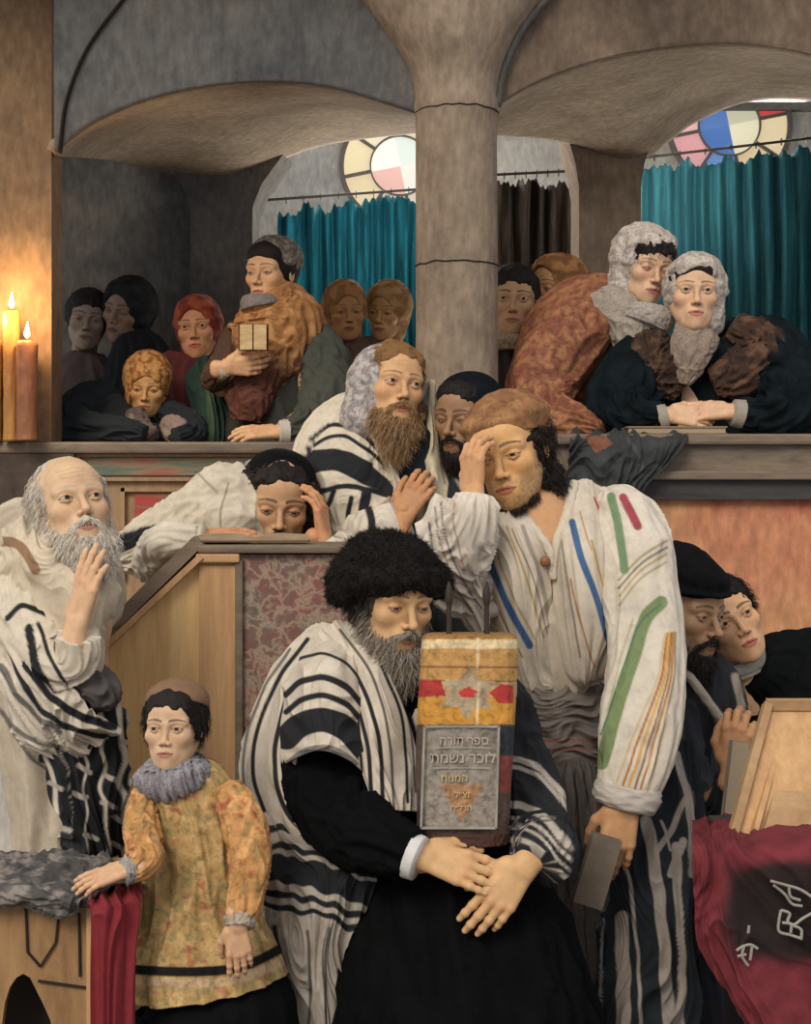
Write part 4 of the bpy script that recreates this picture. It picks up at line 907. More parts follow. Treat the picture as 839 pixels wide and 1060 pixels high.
tp.s_([(495, 661), (494, 752)], .8, '#dccaa0')
w0 = 52
loft('mantle', [(486, 656, YT_, 44, .6), (486, 659, YT_, 48, .62), (486, 664, YT_, 49, .62), (484.5, 700, YT_, 49.5, .62), (481.5, 760, YT_, 50, .62), (479, 830, YT_, 48, .62), (478, 866, YT_, 47, .62)], M['brocade'], scr, tp, 220, 230, [(.0025, 5, 1.5, .4)], power=3.0)
loft('fringe', [(478, 858, YT_, 49, .64), (478, 871, YT_, 48, .64)], M['cloth'], scr, lin('#4a332b'), 160, 8, [(.003, 90, 2, 0)], power=3.0)
for px in (464.5, 503.5):
    loft('roller', [(px, 664, YT_, 3.0, 1), (px, 628, YT_, 2.6, 1), (px, 622, YT_, 4.0, 1), (px, 614, YT_, 4.0, 1), (px, 607, YT_, 2.6, 1), (px, 602, YT_, 1.0, 1)], M['rod'], scr, None, 16, 40)
# silver breastplate with lettering
xs = np.linspace(439, 516, 40)
rows = []
for py in (752, 790, 825, 857): rows.append([(x-(py-752)*.035, py, YT_-.0555+.010*abs((x-478)/40)**2.5-.004) for x in (439, 458, 478, 498, 516)])
plt = patch('breastplate', rows, M['plate'] if 'plate' in M else M['brocade'], scr, Paint('#8d8378', .22, 60).poly([(455, 812), (500, 812), (478, 852)], '#a07a58'), 60, 80, [(.0012, 12, 14, .5)], .004)
bd = Bag()
for a, b2 in (((439, 752), (516, 752)), ((516, 752), (513, 857)), ((513, 857), (435.5, 857)), ((435.5, 857), (439, 752))):
    beam(bd, P(*a, YT_-.061), P(*b2, YT_-.061), .004, .004, up=(0, 1, 0))
bd.build('border', M['silver'], plt)
gold = solid('gilt_letters', '#c8a468', .45, .2, h2='#d8c8a0', bump=0)
def letters(txt, px, py, hpx, mat, Y=YT_-.0635):
    cu = bpy.data.curves.new('lettering', 'FONT'); cu.body = txt; cu.size = hpx/F*Y*1.35; cu.align_x = 'CENTER'; cu.extrude = .0008
    t = bpy.data.objects.new('lettering', cu); COL.objects.link(t); t.rotation_euler = (math.pi/2, 0, 0); dg = bpy.context.evaluated_depsgraph_get()
    me = bpy.data.meshes.new_from_object(t.evaluated_get(dg)); bpy.data.objects.remove(t)
    Vv = np.zeros(len(me.vertices)*3); me.vertices.foreach_get('co', Vv); Vv = Vv.reshape(-1, 3)
    Vw = np.stack([Vv[:, 0], -Vv[:, 2], Vv[:, 1]], 1)+P(px, py+hpx*.5, Y)
    o = mesh_obj('lettering', Vw, [tuple(p.vertices) for p in me.polygons], mat, plt, smooth=False); bpy.data.meshes.remove(me); return o
slv = solid('raised_silver', '#bdb4a2', .45, .2, h2='#a89e90', bump=0)
letters('הרות רפס', 480, 766, 9, slv); letters('תמשנ רכזל', 479, 784, 11, slv); letters('חונמה', 470, 805, 8, gold); letters('ל״צז', 478, 822, 7, gold); letters('ח״לרת', 477, 836, 6, gold)
for y in (774, 795): 
    bd = Bag(); beam(bd, P(448, y, YT_-.0625), P(508, y, YT_-.0625), .0012, .001, up=(0, 1, 0)); bd.build('engraved_line', slv, plt)

# ================================================================== STANDING YOUNG MAN IN CREAM ROBE
H = Head(515, 474, 3.33, -22, -6, -13, 1.0)
arms = [(P(515, 560, 3.5), P(478, 590, 3.36), P(490, 520, 3.28)), (P(640, 560, 3.45), P(668, 700, 3.35), P(649, 835, 3.22))]
ch = std_chains(H, .17, 0, 0, hip=P(580, 800, 3.52), arms=arms); ch.append([(P(556, 540, 3.44), .075), (P(572, 600, 3.46), .09), (P(576, 680, 3.5), .08)]); ch.append([(P(545, 520, 3.42), .045), (P(566, 560, 3.40), .05)])
yng = person('young man in cream striped robe, standing with fingers pressed to his brow', P(585, 1060, 3.5)*[1, 1, 0], H,
   dict(skin='#cfa06a', eyes='half', gaze=(0, -.001), brow='#2c1c14', bt=.004, lips='#a55a48', stub=.55, stubc='#3a2a20', jaw=.95), ch,
   [dict(W=P(490, 512, 3.27), D=(-.03, .08, 1), N=(-.75, -.62, .1), right=False, curl=(.62, .60, .55, .5), thumb=(.2, .3), s=.90, spread=.05),
    dict(W=P(650, 833, 3.2), D=(-.28, .02, -1), N=(.05, -1, .1), right=True, curl=(.16, .2, .25, .3), thumb=(.3, .3), s=1.0, spread=.09)], skin='#c4946a')
cap_shell(H, 'hair', yng, M['soft'], '#1e1612', c=(0, .024, .024), r=(.084, .098, .098), cuts=[((0, -.125, -.038), (.063, .11, .090)), ((0, -.06, -.15), (.2, .08, .09))], adds=[((.05, .03, -.07), (.035, .04, .04)), ((-.05, .03, -.07), (.035, .04, .04))], disp=.008, dsc=42, fringe=False,
   strand=(4000, .026, .0012, lambda v: np.stack([v[:, 0]*6, v[:, 1]*3, -.8+v[:, 2]*0], 1), ['#1e1612', '#332620', '#100c0a'], 1.0, lambda v: v[:, 1] > -.035))
beard(H, yng, '#33261d', ['#33261d', '#4a3a2c', '#201812'], .018, .8, lumps=[((0, -.066, -.108), (.022, .014, .012)), ((.034, -.038, -.098), (.014, .024, .012)), ((-.034, -.038, -.098), (.014, .024, .012)), ((.056, -.004, -.065), (.006, .016, .022)), ((-.056, -.004, -.065), (.006, .016, .022))], n=2200, rad=.0009, mous=False, curl=.8, fwd=.1)
cap_shell(H, 'skull_cap', yng, M['brocade'], '#8a6040', c=(0, .024, .052), r=(.091, .104, .076), adds=[((0, .022, .070), (.094, .105, .022), .015)], cuts=[((0, -.02, -.05), (.14, .17, .098)), ((0, .016, .02), (.078, .092, .085))], disp=.002, dsc=30, colf=mottle('#7d5638', '#9c724a', 18, 0, .5))
loft('shirt', [(562, 562, 3.47, 34, .7), (568, 590, 3.47, 62, .75), (570, 640, 3.47, 64, .75), (575, 690, 3.48, 52, .8), (577, 712, 3.5, 46, .85)], M['cloth'], yng, Paint('#b8ab98').s_([(567, 590), (567, 612)], 4, '#a5452f', 3), 120, 120, [(.006, 12, 2, .4)])
lf = Paint(WH, .08)
lf.rows([([(498, 532), (505, 575), (523, 622), (548, 668)], 3.6, '#3f5f88', 1), ([(505, 530), (513, 570), (530, 616), (553, 662)], .9, '#a08a60', 1), ([(524, 545), (545, 600), (562, 660)], 1.0, '#a88a58', 1), ([(530, 548), (552, 600), (566, 655)], .7, '#7a6a58', 1), ([(493, 560), (502, 600), (520, 640), (540, 680)], .9, '#8a6a60', 1), ([(541, 545), (560, 600), (569, 650)], 2.2, '#9a8f80', 1)])
patch('robe_panel', [[(496, 527, 3.40), (518, 530, 3.36), (546, 532, 3.37)], [(489, 565, 3.42), (525, 563, 3.32), (562, 563, 3.35)], [(498, 612, 3.44), (535, 610, 3.32), (571, 608, 3.36)], [(513, 655, 3.46), (544, 655, 3.35), (573, 658, 3.38)], [(528, 690, 3.46), (552, 695, 3.39), (575, 695, 3.4)], [(535, 712, 3.46), (555, 714, 3.41), (577, 712, 3.41)]],
      M['cloth'], yng, lf, 150, 220, [(.008, 4, .8, .3), (.003, 10, 2, .3)], .007)
rt = Paint(WH, .08)
rt.rows([([(592, 540), (602, 580), (618, 620), (629, 662)], 3.4, '#415f86', 1), ([(625, 512), (636, 540), (650, 590)], 5.0, '#6d8260', 1), ([(615, 515), (628, 552), (634, 600)], 1.0, '#a83c34', 1), ([(640, 520), (655, 550)], 4, '#93434a', 1), ([(612, 560), (622, 600), (634, 650)], 1.1, '#b08a50', 1), ([(590, 600), (602, 650), (615, 690)], 1.0, '#a87a50', 1), ([(581, 560), (590, 620), (600, 680)], 1.2, '#8f8474', 1), ([(600, 530), (612, 570)], .8, '#a08a60', 1)])
patch('robe_panel', [[(574, 538, 3.42), (592, 503, 3.45), (615, 498, 3.48), (652, 512, 3.5)], [(570, 566, 3.36), (592, 556, 3.33), (622, 555, 3.33), (660, 565, 3.4)], [(572, 610, 3.36), (596, 608, 3.3), (622, 610, 3.31), (656, 615, 3.38)], [(574, 655, 3.38), (598, 660, 3.32), (622, 662, 3.33), (650, 665, 3.4)], [(580, 690, 3.4), (600, 700, 3.36), (618, 702, 3.37), (640, 700, 3.42)], [(590, 706, 3.41), (603, 710, 3.39), (615, 708, 3.4), (630, 705, 3.44)]],
      M['cloth'], yng, rt, 160, 220, [(.008, 4, .8, .3), (.003, 10, 2, .3)], .007)
loft('collar', [(546, 530, 3.385, 4, 1), (556, 550, 3.36, 5, 1), (569, 572, 3.345, 4, 1), (571, 600, 3.35, 2, 1)], M['cloth'], yng, lin(WH), 20, 60, [(.002, 3, 8, .3)])
loft('collar', [(594, 500, 3.45, 5, 1), (588, 530, 3.39, 6, 1), (577, 560, 3.35, 5, 1), (573, 600, 3.35, 3, 1)], M['cloth'], yng, lin(WH), 20, 60, [(.002, 3, 8, .3)])
loft('button', [((P(564, 581, 3.338)), .011, .011), (P(564, 581, 3.332), .010, .010)], M['wax2'], yng, None, 20, 4, raw=True, ref=(0, 0, 1))
ss = Paint('#6f665f', .14, 22).rows([([(530, 762), (578, 768), (625, 764)], 1.2, '#8a5048', 2), ([(530, 770), (578, 777), (625, 772)], 1.0, '#8a5048', 2), ([(530, 738), (570, 740), (600, 732)], 1.1, '#4a3c38', 2)])
loft('sash', [(576, 700, 3.5, 44, .95), (576, 712, 3.5, 50, .95), (577, 745, 3.5, 51, .95), (578, 775, 3.5, 49, .95), (579, 792, 3.5, 46, .95)], M['cloth'], yng, ss, 160, 90, [(.010, 3, 9, .7), (.004, 5, 22, .5)])
sk = Paint('#5f5853', .16, 20)
for k, x in enumerate((548, 560, 571, 583, 594, 604)): sk.s_([(x, 790), (x+3+k, 900), (x+6+k*3, 1070)], .9, '#35302e', 5)
loft('skirt', [(579, 775, 3.5, 46, .95), (580, 800, 3.5, 52, .95), (583, 870, 3.5, 60, .95), (590, 960, 3.5, 66, .95), (598, 1060, 3.5, 76, .95), (600, 1258, 3.5, 84, .9)], M['cloth'], yng, sk, 200, 160, [(.024, 9, .7, .4), (.010, 22, 1.2, .4)])
# raised sleeve
r1 = Paint('#cbc0b0', .07).rows([([(456, 520), (462, 560), (480, 605), (498, 630)], .9, '#6a5a68', 1.5), ([(450, 525), (456, 565), (472, 608), (490, 636)], .8, '#7a6a60', 1.5), ([(470, 520), (470, 545), (480, 590)], .8, '#9a7a70', 1.5), ([(444, 540), (450, 580), (466, 615)], 1.0, '#5a5660', 1.5)])
loft('sleeve', [(491, 513, 3.275, 19, 1), (489, 530, 3.27, 25, 1), (480, 552, 3.29, 33, .95), (470, 580, 3.33, 33, .9), (476, 606, 3.38, 28, .9), (496, 612, 3.42, 30, .9), (518, 590, 3.46, 34, .8)], M['cloth'], yng, r1, 130, 170, [(.013, 5, 5, .7), (.004, 10, 12, .5)])
patch('sleeve_drape', [[(450, 510, 3.42), (462, 516, 3.36), (478, 520, 3.31)], [(432, 545, 3.42), (450, 552, 3.32), (476, 552, 3.28)], [(440, 585, 3.44), (462, 592, 3.34), (492, 590, 3.3)], [(466, 622, 3.44), (484, 628, 3.36), (502, 622, 3.33)], [(488, 652, 3.46), (496, 655, 3.4), (507, 645, 3.37)]], M['cloth'], yng, r1, 90, 140, [(.012, 4, 2, .6)], .006)
# hanging sleeve
r2 = Paint('#c9bfae', .09)
r2.rows([([(684, 624), (667, 641), (656, 680), (642, 720), (631, 760), (622, 790)], 7.0, '#74845a', 1.2), ([(683, 626), (661, 648), (640, 705), (622, 760)], .8, '#3c6a5a', 1)])
for i, (dx, c, w) in enumerate(((0, '#a5672c', 1.3), (7, '#c59a54', 1.6), (14, '#8a5a30', 1.0), (20, '#b07a3a', 1.2), (-8, '#bda77a', 1.0), (27, '#8f7a5a', 1.0))): r2.s_([(690+dx*.3, 655), (684+dx*.5, 700), (664+dx*.8, 755), (644+dx, 815), (636+dx, 840)], w, c, 1.5)
for i, (dy, c) in enumerate(((0, '#8f7a54'), (7, '#5f5640'), (14, '#a58a58'), (22, '#9a8a6a'))): r2.s_([(690, 560+dy), (665, 575+dy), (640, 600+dy*1.2)], 1.0, c, 1)
r2.rows([([(632, 514), (640, 545), (646, 590)], 4.5, '#6d8260', 1), ([(645, 515), (660, 545)], 4.5, '#93434a', 1), ([(655, 640), (640, 690), (628, 740)], .8, '#a8a080', 1)])
loft('sleeve', [(628, 512, 3.47, 14, .8), (640, 527, 3.44, 30, .8), (653, 560, 3.38, 40, .8), (660, 605, 3.34, 41, .8), (666, 655, 3.31, 40, .8), (667, 705, 3.28, 40, .8), (661, 760, 3.25, 40, .8), (655, 795, 3.23, 35, .8), (650, 818, 3.22, 30, .8)], M['cloth'], yng, r2, 180, 330, [(.007, 4, 3, .6), (.0025, 8, 9, .5)])
def tilted(G, N, A, V): return G
loft('cuff', [((P(651, 812, 3.22)), .062, .05), ((P(650, 817, 3.22)), .066, .053), (P(647, 832, 3.22), .064, .052), (P(646, 836, 3.22), .058, .046)], M['cloth'], yng, lin('#b5aca2'), 60, 20, [(.003, 5, 3, .3)], raw=True)
# closed small book in his hand
bk = tag(empty('book', P(620, 935, 3.18)), 'small worn closed book dangling from the hanging hand of the man in cream', 'book')
g = Bag(); R_ = P(628, 868, 3.17), P(607, 934, 3.16)
beam(g, R_[0], R_[1], .052, .022, up=(0, 1, 0)); g.build('pages', solid('grey_pages', '#8a7d6c', .9, h2='#6f6558', scale=(120, 10, 10)), bk)
for s_, dd in ((-1, -.0135), (1, .0135)):
    g = Bag(); off = np.array([0, dd, 0]); beam(g, R_[0]+off+[0, 0, .004], R_[1]+off-[0, 0, .004], .058, .004, up=(0, 1, 0)); g.build('cover', solid('book_cover', '#5d5348', .8, h2='#776a5a'), bk)
# striped shawl hanging behind his arm
r3 = Paint('#23272b', .2, 25)
for pts, w in (([(668, 850), (678, 900), (686, 980), (694, 1070)], 6.5), ([(700, 780), (712, 830), (718, 880), (716, 905)], 4.2), ([(712, 820), (694, 860), (676, 885)], 3.2), ([(612, 945), (608, 1000), (606, 1070)], 6), ([(642, 950), (645, 1000), (644, 1060)], 7.5), ([(640, 870), (652, 920), (660, 1000), (662, 1070)], 1.8),
               ([(700, 875), (702, 940), (706, 1000), (704, 1070)], 4.5), ([(706, 872), (694, 905)], 4), ([(622, 950), (622, 1070)], 1.2), ([(684, 850), (694, 880)], 1.6)): r3.s_(pts, w, '#a0958a', 3)
patch('striped_shawl', [[(622, 778, 3.5), (655, 775, 3.42), (690, 768, 3.42), (716, 765, 3.5)], [(608, 850, 3.5), (650, 850, 3.38), (695, 850, 3.38), (732, 850, 3.48)], [(600, 920, 3.48), (645, 925, 3.34), (692, 925, 3.34), (728, 910, 3.48)], [(598, 990, 3.46), (640, 1000, 3.32), (685, 1000, 3.32), (722, 990, 3.46)], [(596, 1075, 3.46), (640, 1075, 3.3), (685, 1075, 3.3), (720, 1070, 3.44)], [(600, 1245, 3.46), (640, 1245, 3.3), (685, 1245, 3.3), (722, 1245, 3.44)]],
      M['cloth'], yng, r3, 170, 330, [(.018, 7, .9, .4), (.006, 15, 2, .4)], .007)
DY = -.22
# ================================================================== OLD MAN AT THE LEFT
H = Head(84, 514, 3.52, 27, 14, -6, 1.02)
arms = [(P(28, 600, 3.7), P(72, 700, 3.52), P(79, 655, 3.44)), (P(95, 610, 3.75), P(110, 680, 3.68), P(118, 660, 3.6))]
ch = std_chains(H, .02, 0, 0, hip=P(80, 900, 3.8), arms=arms[:1])
old = person('white-bearded old man in a striped shawl looking up with one hand raised', P(85, 1060, 3.75)*[1, 1, 0], H,
   dict(skin='#cdaa86', eyes='open', gaze=(.002, .001), brow='#a89c8c', lips='#9a6454', age=1, nose=1.04), ch,
   [dict(W=P(79, 648, 3.42), D=(.22, .1, 1), N=(-.62, -.75, .1), right=False, curl=(.06, .10, .14, .2), thumb=(.2, .3), s=.98, spread=.02)], skin='#c9a27e')
beard(H, old, '#d2c6b4', ['#dcd2c2', '#e6ded0', '#c4b8a6', '#e8e0d4'], .05, 1.05, n=4200, rad=.0011, curl=.6, grav=.9)
cap_shell(H, 'hair', old, M['soft'], '#b8ad9f', c=(0, .028, .026), r=(.083, .094, .094), cuts=[((0, -.105, .025), (.066, .10, .088)), ((0, -.13, -.03), (.075, .12, .12))], adds=[((.05, .03, -.05), (.035, .04, .04)), ((-.055, .02, -.05), (.035, .04, .05))], disp=.006, dsc=45, fringe=False,
   strand=(4500, .020, .001, lambda v: np.stack([v[:, 0]*5, v[:, 1]*3, -.8+v[:, 2]*0], 1), ['#c9beae', '#d8cfc0', '#a89c8c'], .9, lambda v: v[:, 1] > -.04))
t1 = Paint('#b9ab97', .10)
t1.rows([([(0, 618), (25, 612), (50, 625), (62, 645)], 6, BK, 3), ([(0, 632), (22, 626), (44, 640)], 2, WH, 2), ([(30, 545), (60, 600), (80, 650)], 1.5, '#7d6f5e', 2), ([(50, 548), (75, 590), (95, 640)], 1.2, '#8a7a68', 2), ([(0, 650), (18, 690), (40, 740), (75, 780), (110, 800)], 4, BK, 3), ([(0, 690), (20, 730), (50, 770), (90, 800)], 3.2, BK, 3), ([(0, 735), (30, 780), (70, 810)], 2.5, '#6a655e', 3)])
loft('tunic', [(62, 540, 3.70, 36, .8), (52, 560, 3.72, 62, .75), (48, 600, 3.74, 76, .72), (40, 660, 3.74, 62, .75), (48, 720, 3.74, 56, .8), (62, 780, 3.74, 56, .75), (74, 860, 3.76, 56, .75), (78, 1000, 3.76, 56, .75), (80, 1165, 3.76, 60, .75)], M['cloth'], old, t1, 180, 240, [(.020, 6, 3, .8), (.007, 13, 6, .5)])
cw = Paint('#c6b79f', .08).s_([(2, 560), (20, 565), (36, 590)], 5, '#8a6a50', 2)
patch('shawl_collar', [[(2, 548, 3.66), (20, 538, 3.60), (45, 530, 3.62), (60, 540, 3.66)], [(0, 575, 3.60), (28, 572, 3.5), (62, 580, 3.48), (86, 585, 3.54)], [(-6, 600, 3.6), (34, 604, 3.5), (78, 612, 3.44), (122, 605, 3.56)], [(14, 640, 3.62), (50, 650, 3.5), (86, 660, 3.46), (110, 650, 3.56)], [(50, 690, 3.6), (70, 700, 3.53), (90, 705, 3.52), (104, 690, 3.6)]],
   M['cloth'], old, cw, 130, 180, [(.012, 5, 1.2, .5), (.004, 12, 3, .4)], .008)
ps = Paint('#c8bca8', .08).rows([([(8, 640), (24, 628), (42, 632), (58, 642)], 3, BK, 2), ([(40, 645), (52, 680), (70, 712)], 2.2, BK, 2), ([(30, 650), (38, 690), (60, 730)], 4.5, BK, 2)])
loft('sleeve', [(22, 592, 3.66, 26, .9), (28, 625, 3.58, 33, .9), (40, 665, 3.52, 35, .9), (58, 690, 3.48, 34, .9), (80, 682, 3.45, 25, .95), (81, 656, 3.425, 20, 1)], M['cloth'], old, ps, 110, 150, [(.010, 4, 4, .7)])
loft('under_sleeve', [(62, 708, 3.50, 20, .9), (86, 704, 3.48, 22, .9), (104, 715, 3.48, 20, .9), (112, 728, 3.5, 12, .9)], M['cloth'], old, lin('#55504f'), 60, 60, [(.008, 4, 4, .7)])
zz = Paint(WH, .1)
for k, (x0, w) in enumerate(((42, 3), (56, 6.5), (72, 8.5), (92, 8), (112, 7.5), (128, 3))):
    zz.s_([(x0, 725), (x0+4, 760), (x0+6, 800), (x0+10-k, 850), (x0+16-k*3, 910)], w, BK, 10, 1)
for k in range(14): zz.s_([(44+((k*37) % 84), 740+((k*53) % 150)), (56+((k*37) % 84), 746+((k*53) % 150))], 2.6, WH2, 3)
patch('shawl_fall', [[(30, 718, 3.6), (60, 722, 3.52), (95, 728, 3.5), (128, 728, 3.58)], [(38, 760, 3.6), (65, 765, 3.5), (98, 768, 3.5), (132, 765, 3.58)], [(50, 820, 3.62), (72, 825, 3.52), (100, 825, 3.52), (133, 820, 3.6)], [(68, 880, 3.64), (84, 885, 3.55), (104, 885, 3.55), (126, 880, 3.62)], [(78, 925, 3.66), (90, 928, 3.58), (104, 928, 3.58), (120, 925, 3.64)]],
   M['cloth'], old, zz, 150, 250, [(.014, 5, 1.5, .6), (.006, 10, 4, .5)], .006)
sw = Paint(WH, .1).rows([([(0, 655), (20, 700), (55, 745), (110, 765)], 3, BK, 4), ([(0, 690), (25, 730), (60, 758)], 3, '#6a655e', 4), ([(10, 640), (28, 690), (70, 735), (118, 752)], 4, BK, 4), ([(-5, 730), (25, 762), (60, 775)], 2.5, '#6a655e', 3)])
patch('shawl_swag', [[(2, 630, 3.56), (16, 640, 3.5), (28, 655, 3.48)], [(-4, 680, 3.56), (22, 690, 3.46), (44, 688, 3.44)], [(0, 722, 3.56), (36, 725, 3.44), (74, 715, 3.42)], [(22, 765, 3.56), (62, 762, 3.45), (100, 740, 3.45)], [(60, 788, 3.56), (92, 778, 3.49), (126, 755, 3.5)]],
   M['cloth'], old, sw, 90, 200, [(.014, 5, 1.5, .6), (.005, 12, 3, .4)], .006)

DY = .15
# ================================================================== MAN LEANING ON THE LECTERN
H = Head(290, 529, 4.04, 8, -12, 4, 1.06)
arms = [(P(330, 600, 4.15), P(352, 585, 4.06), P(325, 556, 4.0)), (P(215, 600, 4.2), P(170, 590, 4.1), P(208, 563, 3.98))]
ch = std_chains(H, .15, 0, 0, hip=P(270, 800, 4.25), arms=arms)
lean = person('curly-haired man with a black skull cap resting his cheek on his hand over the lectern', P(270, 1060, 4.2)*[1, 1, 0], H,
   dict(skin='#bd936c', eyes='down', brow='#221611', bt=.0042, lips='#8a4c3a', stub=.35, nose=1.03), ch,
   [dict(W=P(336, 560, 4.0), D=(-.14, .12, 1), N=(.95, -.32, 0), right=True, curl=(.4, .4, .4, .45), thumb=(.2, .2), s=1.0, spread=.03),
    dict(W=P(206, 557, 3.78), D=(1, .02, .04), N=(0, -.5, .85), right=False, curl=(.2, .22, .25, .28), thumb=(.2, .1), s=.95)], skin='#c08a62')
cap_shell(H, 'hair', lean, M['soft'], '#1b1410', c=(0, .026, .020), r=(.086, .10, .096), cuts=[((0, -.125, -.024), (.068, .115, .100)), ((0, -.08, -.16), (.2, .1, .07))], adds=[((-.086, -.01, -.03), (.030, .038, .055)), ((.084, .0, -.02), (.020, .03, .05)), ((-.07, .0, .04), (.03, .04, .04))], disp=.006, dsc=45, fringe=.5,
   strand=(4500, .028, .0014, lambda v: np.stack([v[:, 0]*8, v[:, 1]*3, -.6+v[:, 2]*0], 1), ['#1b1410', '#33261e', '#4a3a30'], 1.5, lambda v: v[:, 1] > -.04))
beard(H, lean, '#1f1713', ['#1f1713', '#33271f', '#120d0a'], .03, .95, n=2500, rad=.001, curl=.8)
cap_shell(H, 'skull_cap', lean, M['velvet'], '#0c0d10', c=(0, .034, .050), r=(.0885, .098, .074), cuts=[((0, -.03, -.03), (.14, .17, .090)), ((0, .012, .03), (.076, .09, .08))])
sp = Paint('#c3b7a2', .08).rows([([(120, 566), (150, 556), (185, 558), (215, 568)], 7, BK2, 2), ([(126, 556), (160, 546), (200, 552)], 2.4, BK, 2), ([(140, 588), (165, 578), (190, 582)], 2.5, BK, 2), ([(150, 598), (160, 588), (172, 590)], 2.5, BK, 2), ([(236, 500), (228, 530), (230, 560)], 1, '#8a7c6c', 1), ([(205, 490), (225, 510)], .9, '#8a7c6c', 1)])
loft('shawl', [(256, 530, 4.16, 52, .9), (236, 534, 4.14, 52, .95), (205, 545, 4.12, 40, .95), (172, 560, 4.10, 34, .95), (140, 572, 4.08, 24, .95), (120, 580, 4.08, 10, .95)], M['cloth'], lean, sp, 150, 180, [(.014, 5, 4, .7), (.005, 12, 9, .5)])
cap_shell(H, 'shawl_hood', lean, M['lace'], '#a89e98', c=(-.01, .05, .0), r=(.105, .09, .115), cuts=[((0, -.10, .0), (.13, .14, .16)), ((.07, -.04, .06), (.12, .13, .12))], adds=[((-.05, .05, -.08), (.08, .08, .06), .04)], disp=.005, dsc=26, colf=mottle('#b3a999', '#958b84', 45))
loft('shawl_body', [(276, 590, 4.20, 62, .5), (282, 640, 4.18, 78, .4), (285, 800, 4.18, 70, .4), (285, 1055, 4.18, 72, .4)], M['cloth'], lean, lin(WH), 100, 70, [(.015, 6, 2, .5)])
loft('sleeve', [(336, 562, 4.0, 16, 1), (344, 572, 4.0, 19, 1), (356, 574, 4.04, 22, .9), (368, 590, 4.1, 22, .9), (350, 610, 4.15, 30, .9)], M['cloth'], lean, Paint('#c6bba9').s_([(330, 552), (350, 556), (380, 570)], .8, '#8a7c6c', 1), 80, 80, [(.010, 4, 6, .6)])
loft('sleeve', [(212, 557, 3.772, 13, 1), (176, 558, 3.79, 16, 1), (160, 570, 3.92, 18, .9), (152, 588, 4.06, 16, .9)], M['cloth'], lean, Paint('#c6bba9').s_([(204, 545), (202, 580)], .8, '#8a7c6c', 1), 60, 60, [(.008, 4, 6, .6)])

DY = .33
# ================================================================== RED-BEARDED MAN LOOKING UP
H = Head(418, 396, 4.0, 20, 7, 8, .99)
arms = [(P(330, 500, 4.2), P(355, 560, 4.1), P(418, 528, 3.95)), (P(440, 480, 4.2), P(470, 530, 4.2), P(455, 525, 4.05))]
ch = std_chains(H, .07, 0, 0, hip=P(380, 800, 4.3), arms=arms)
redm = person('red-bearded man with a striped shawl over his head, gazing upward beside the column', P(380, 1060, 4.25)*[1, 1, 0], H,
   dict(skin='#c99c70', eyes='open', gaze=(.002, .0015), brow='#7a5230', lips='#a0583f', age=.7, nose=1.0, iris='#3a4a55'), ch,
   [dict(W=P(417, 537, 3.94), D=(.45, .05, .85), N=(-.1, -.95, .3), right=False, curl=(.45, .5, .5, .55), thumb=(.2, .2), s=1.0)], skin='#b9855c')
beard(H, redm, '#8a6440', ['#9c7248', '#b58c5c', '#835c38', '#a58a66', '#a5947c'], .055, 1.0, n=4200, rad=.0011, curl=.6, grav=.8)
cap_shell(H, 'hair', redm, M['soft'], '#7a5834', c=(0, .022, .030), r=(.080, .094, .094), cuts=[((0, -.115, -.03), (.064, .10, .100))], disp=.006, dsc=50, fringe=.5,
   strand=(2200, .016, .0011, lambda v: np.stack([v[:, 0]*5, v[:, 1]*3, -.5+v[:, 2]*0], 1), ['#8a6a3e', '#a5814e', '#5f4224'], .9, lambda v: v[:, 1] > -.06))
cap_shell(H, 'shawl_hood', redm, M['lace'], '#a89e98', c=(-.005, .034, .012), r=(.100, .104, .106), cuts=[((.02, -.125, -.02), (.078, .14, .13))], adds=[((-.04, .03, -.085), (.075, .075, .065), .04)], disp=.005, dsc=26, colf=mottle('#aea6a0', '#8a8280', 45))
rp = Paint('#c9bda9', .08)
rp.rows([([(322, 455), (345, 440), (372, 448), (400, 475), (410, 500)], 2.2, BK, 1.5), ([(318, 465), (345, 451), (372, 460), (398, 482)], 2.0, BK, 1.5), ([(300, 492), (325, 478), (352, 477), (380, 490), (412, 505)], 11.5, BK, 1.5), ([(388, 482), (400, 492), (415, 502)], 2.5, WH, 1), ([(312, 518), (340, 506), (368, 504), (400, 512)], 2.8, BK, 2), ([(322, 532), (338, 525), (346, 508)], 2.5, BK, 2), ([(364, 515), (360, 535), (364, 565)], 2.6, BK, 1.5), ([(378, 512), (376, 535), (382, 565)], 5.5, BK, 1.5)])
loft('shawl', [(404, 425, 4.24, 30, .8), (388, 445, 4.22, 55, .75), (372, 475, 4.2, 66, .72), (370, 520, 4.2, 66, .72), (375, 570, 4.22, 56, .65), (372, 700, 4.25, 50, .55), (372, 1010, 4.27, 50, .55)], M['cloth'], redm, rp, 190, 260, [(.012, 5, 5, .7), (.004, 12, 9, .5)])
patch('shawl_shoulder', [[(350, 420, 4.26), (366, 414, 4.20), (386, 430, 4.12), (396, 446, 4.06)], [(322, 448, 4.22), (344, 440, 4.10), (372, 452, 4.03), (402, 470, 4.03)], [(303, 482, 4.18), (332, 474, 4.05), (368, 476, 3.99), (412, 490, 4.02)], [(300, 512, 4.16), (330, 508, 4.02), (366, 508, 3.98), (414, 515, 4.01)], [(312, 540, 4.16), (338, 540, 4.03), (368, 545, 3.99), (404, 548, 4.0)], [(322, 575, 4.18), (345, 580, 4.06), (370, 584, 4.02), (395, 580, 4.04)]],
   M['cloth'], redm, rp, 150, 200, [(.008, 4, 3, .5), (.003, 10, 6, .4)], .006)
loft('coat_front', [(418, 440, 4.12, 26, .7), (420, 462, 4.08, 30, .6), (422, 490, 4.06, 28, .5), (420, 520, 4.06, 22, .5)], M['cloth'], redm, lin('#1d2228'), 40, 40, [(.005, 6, 3, .5)])
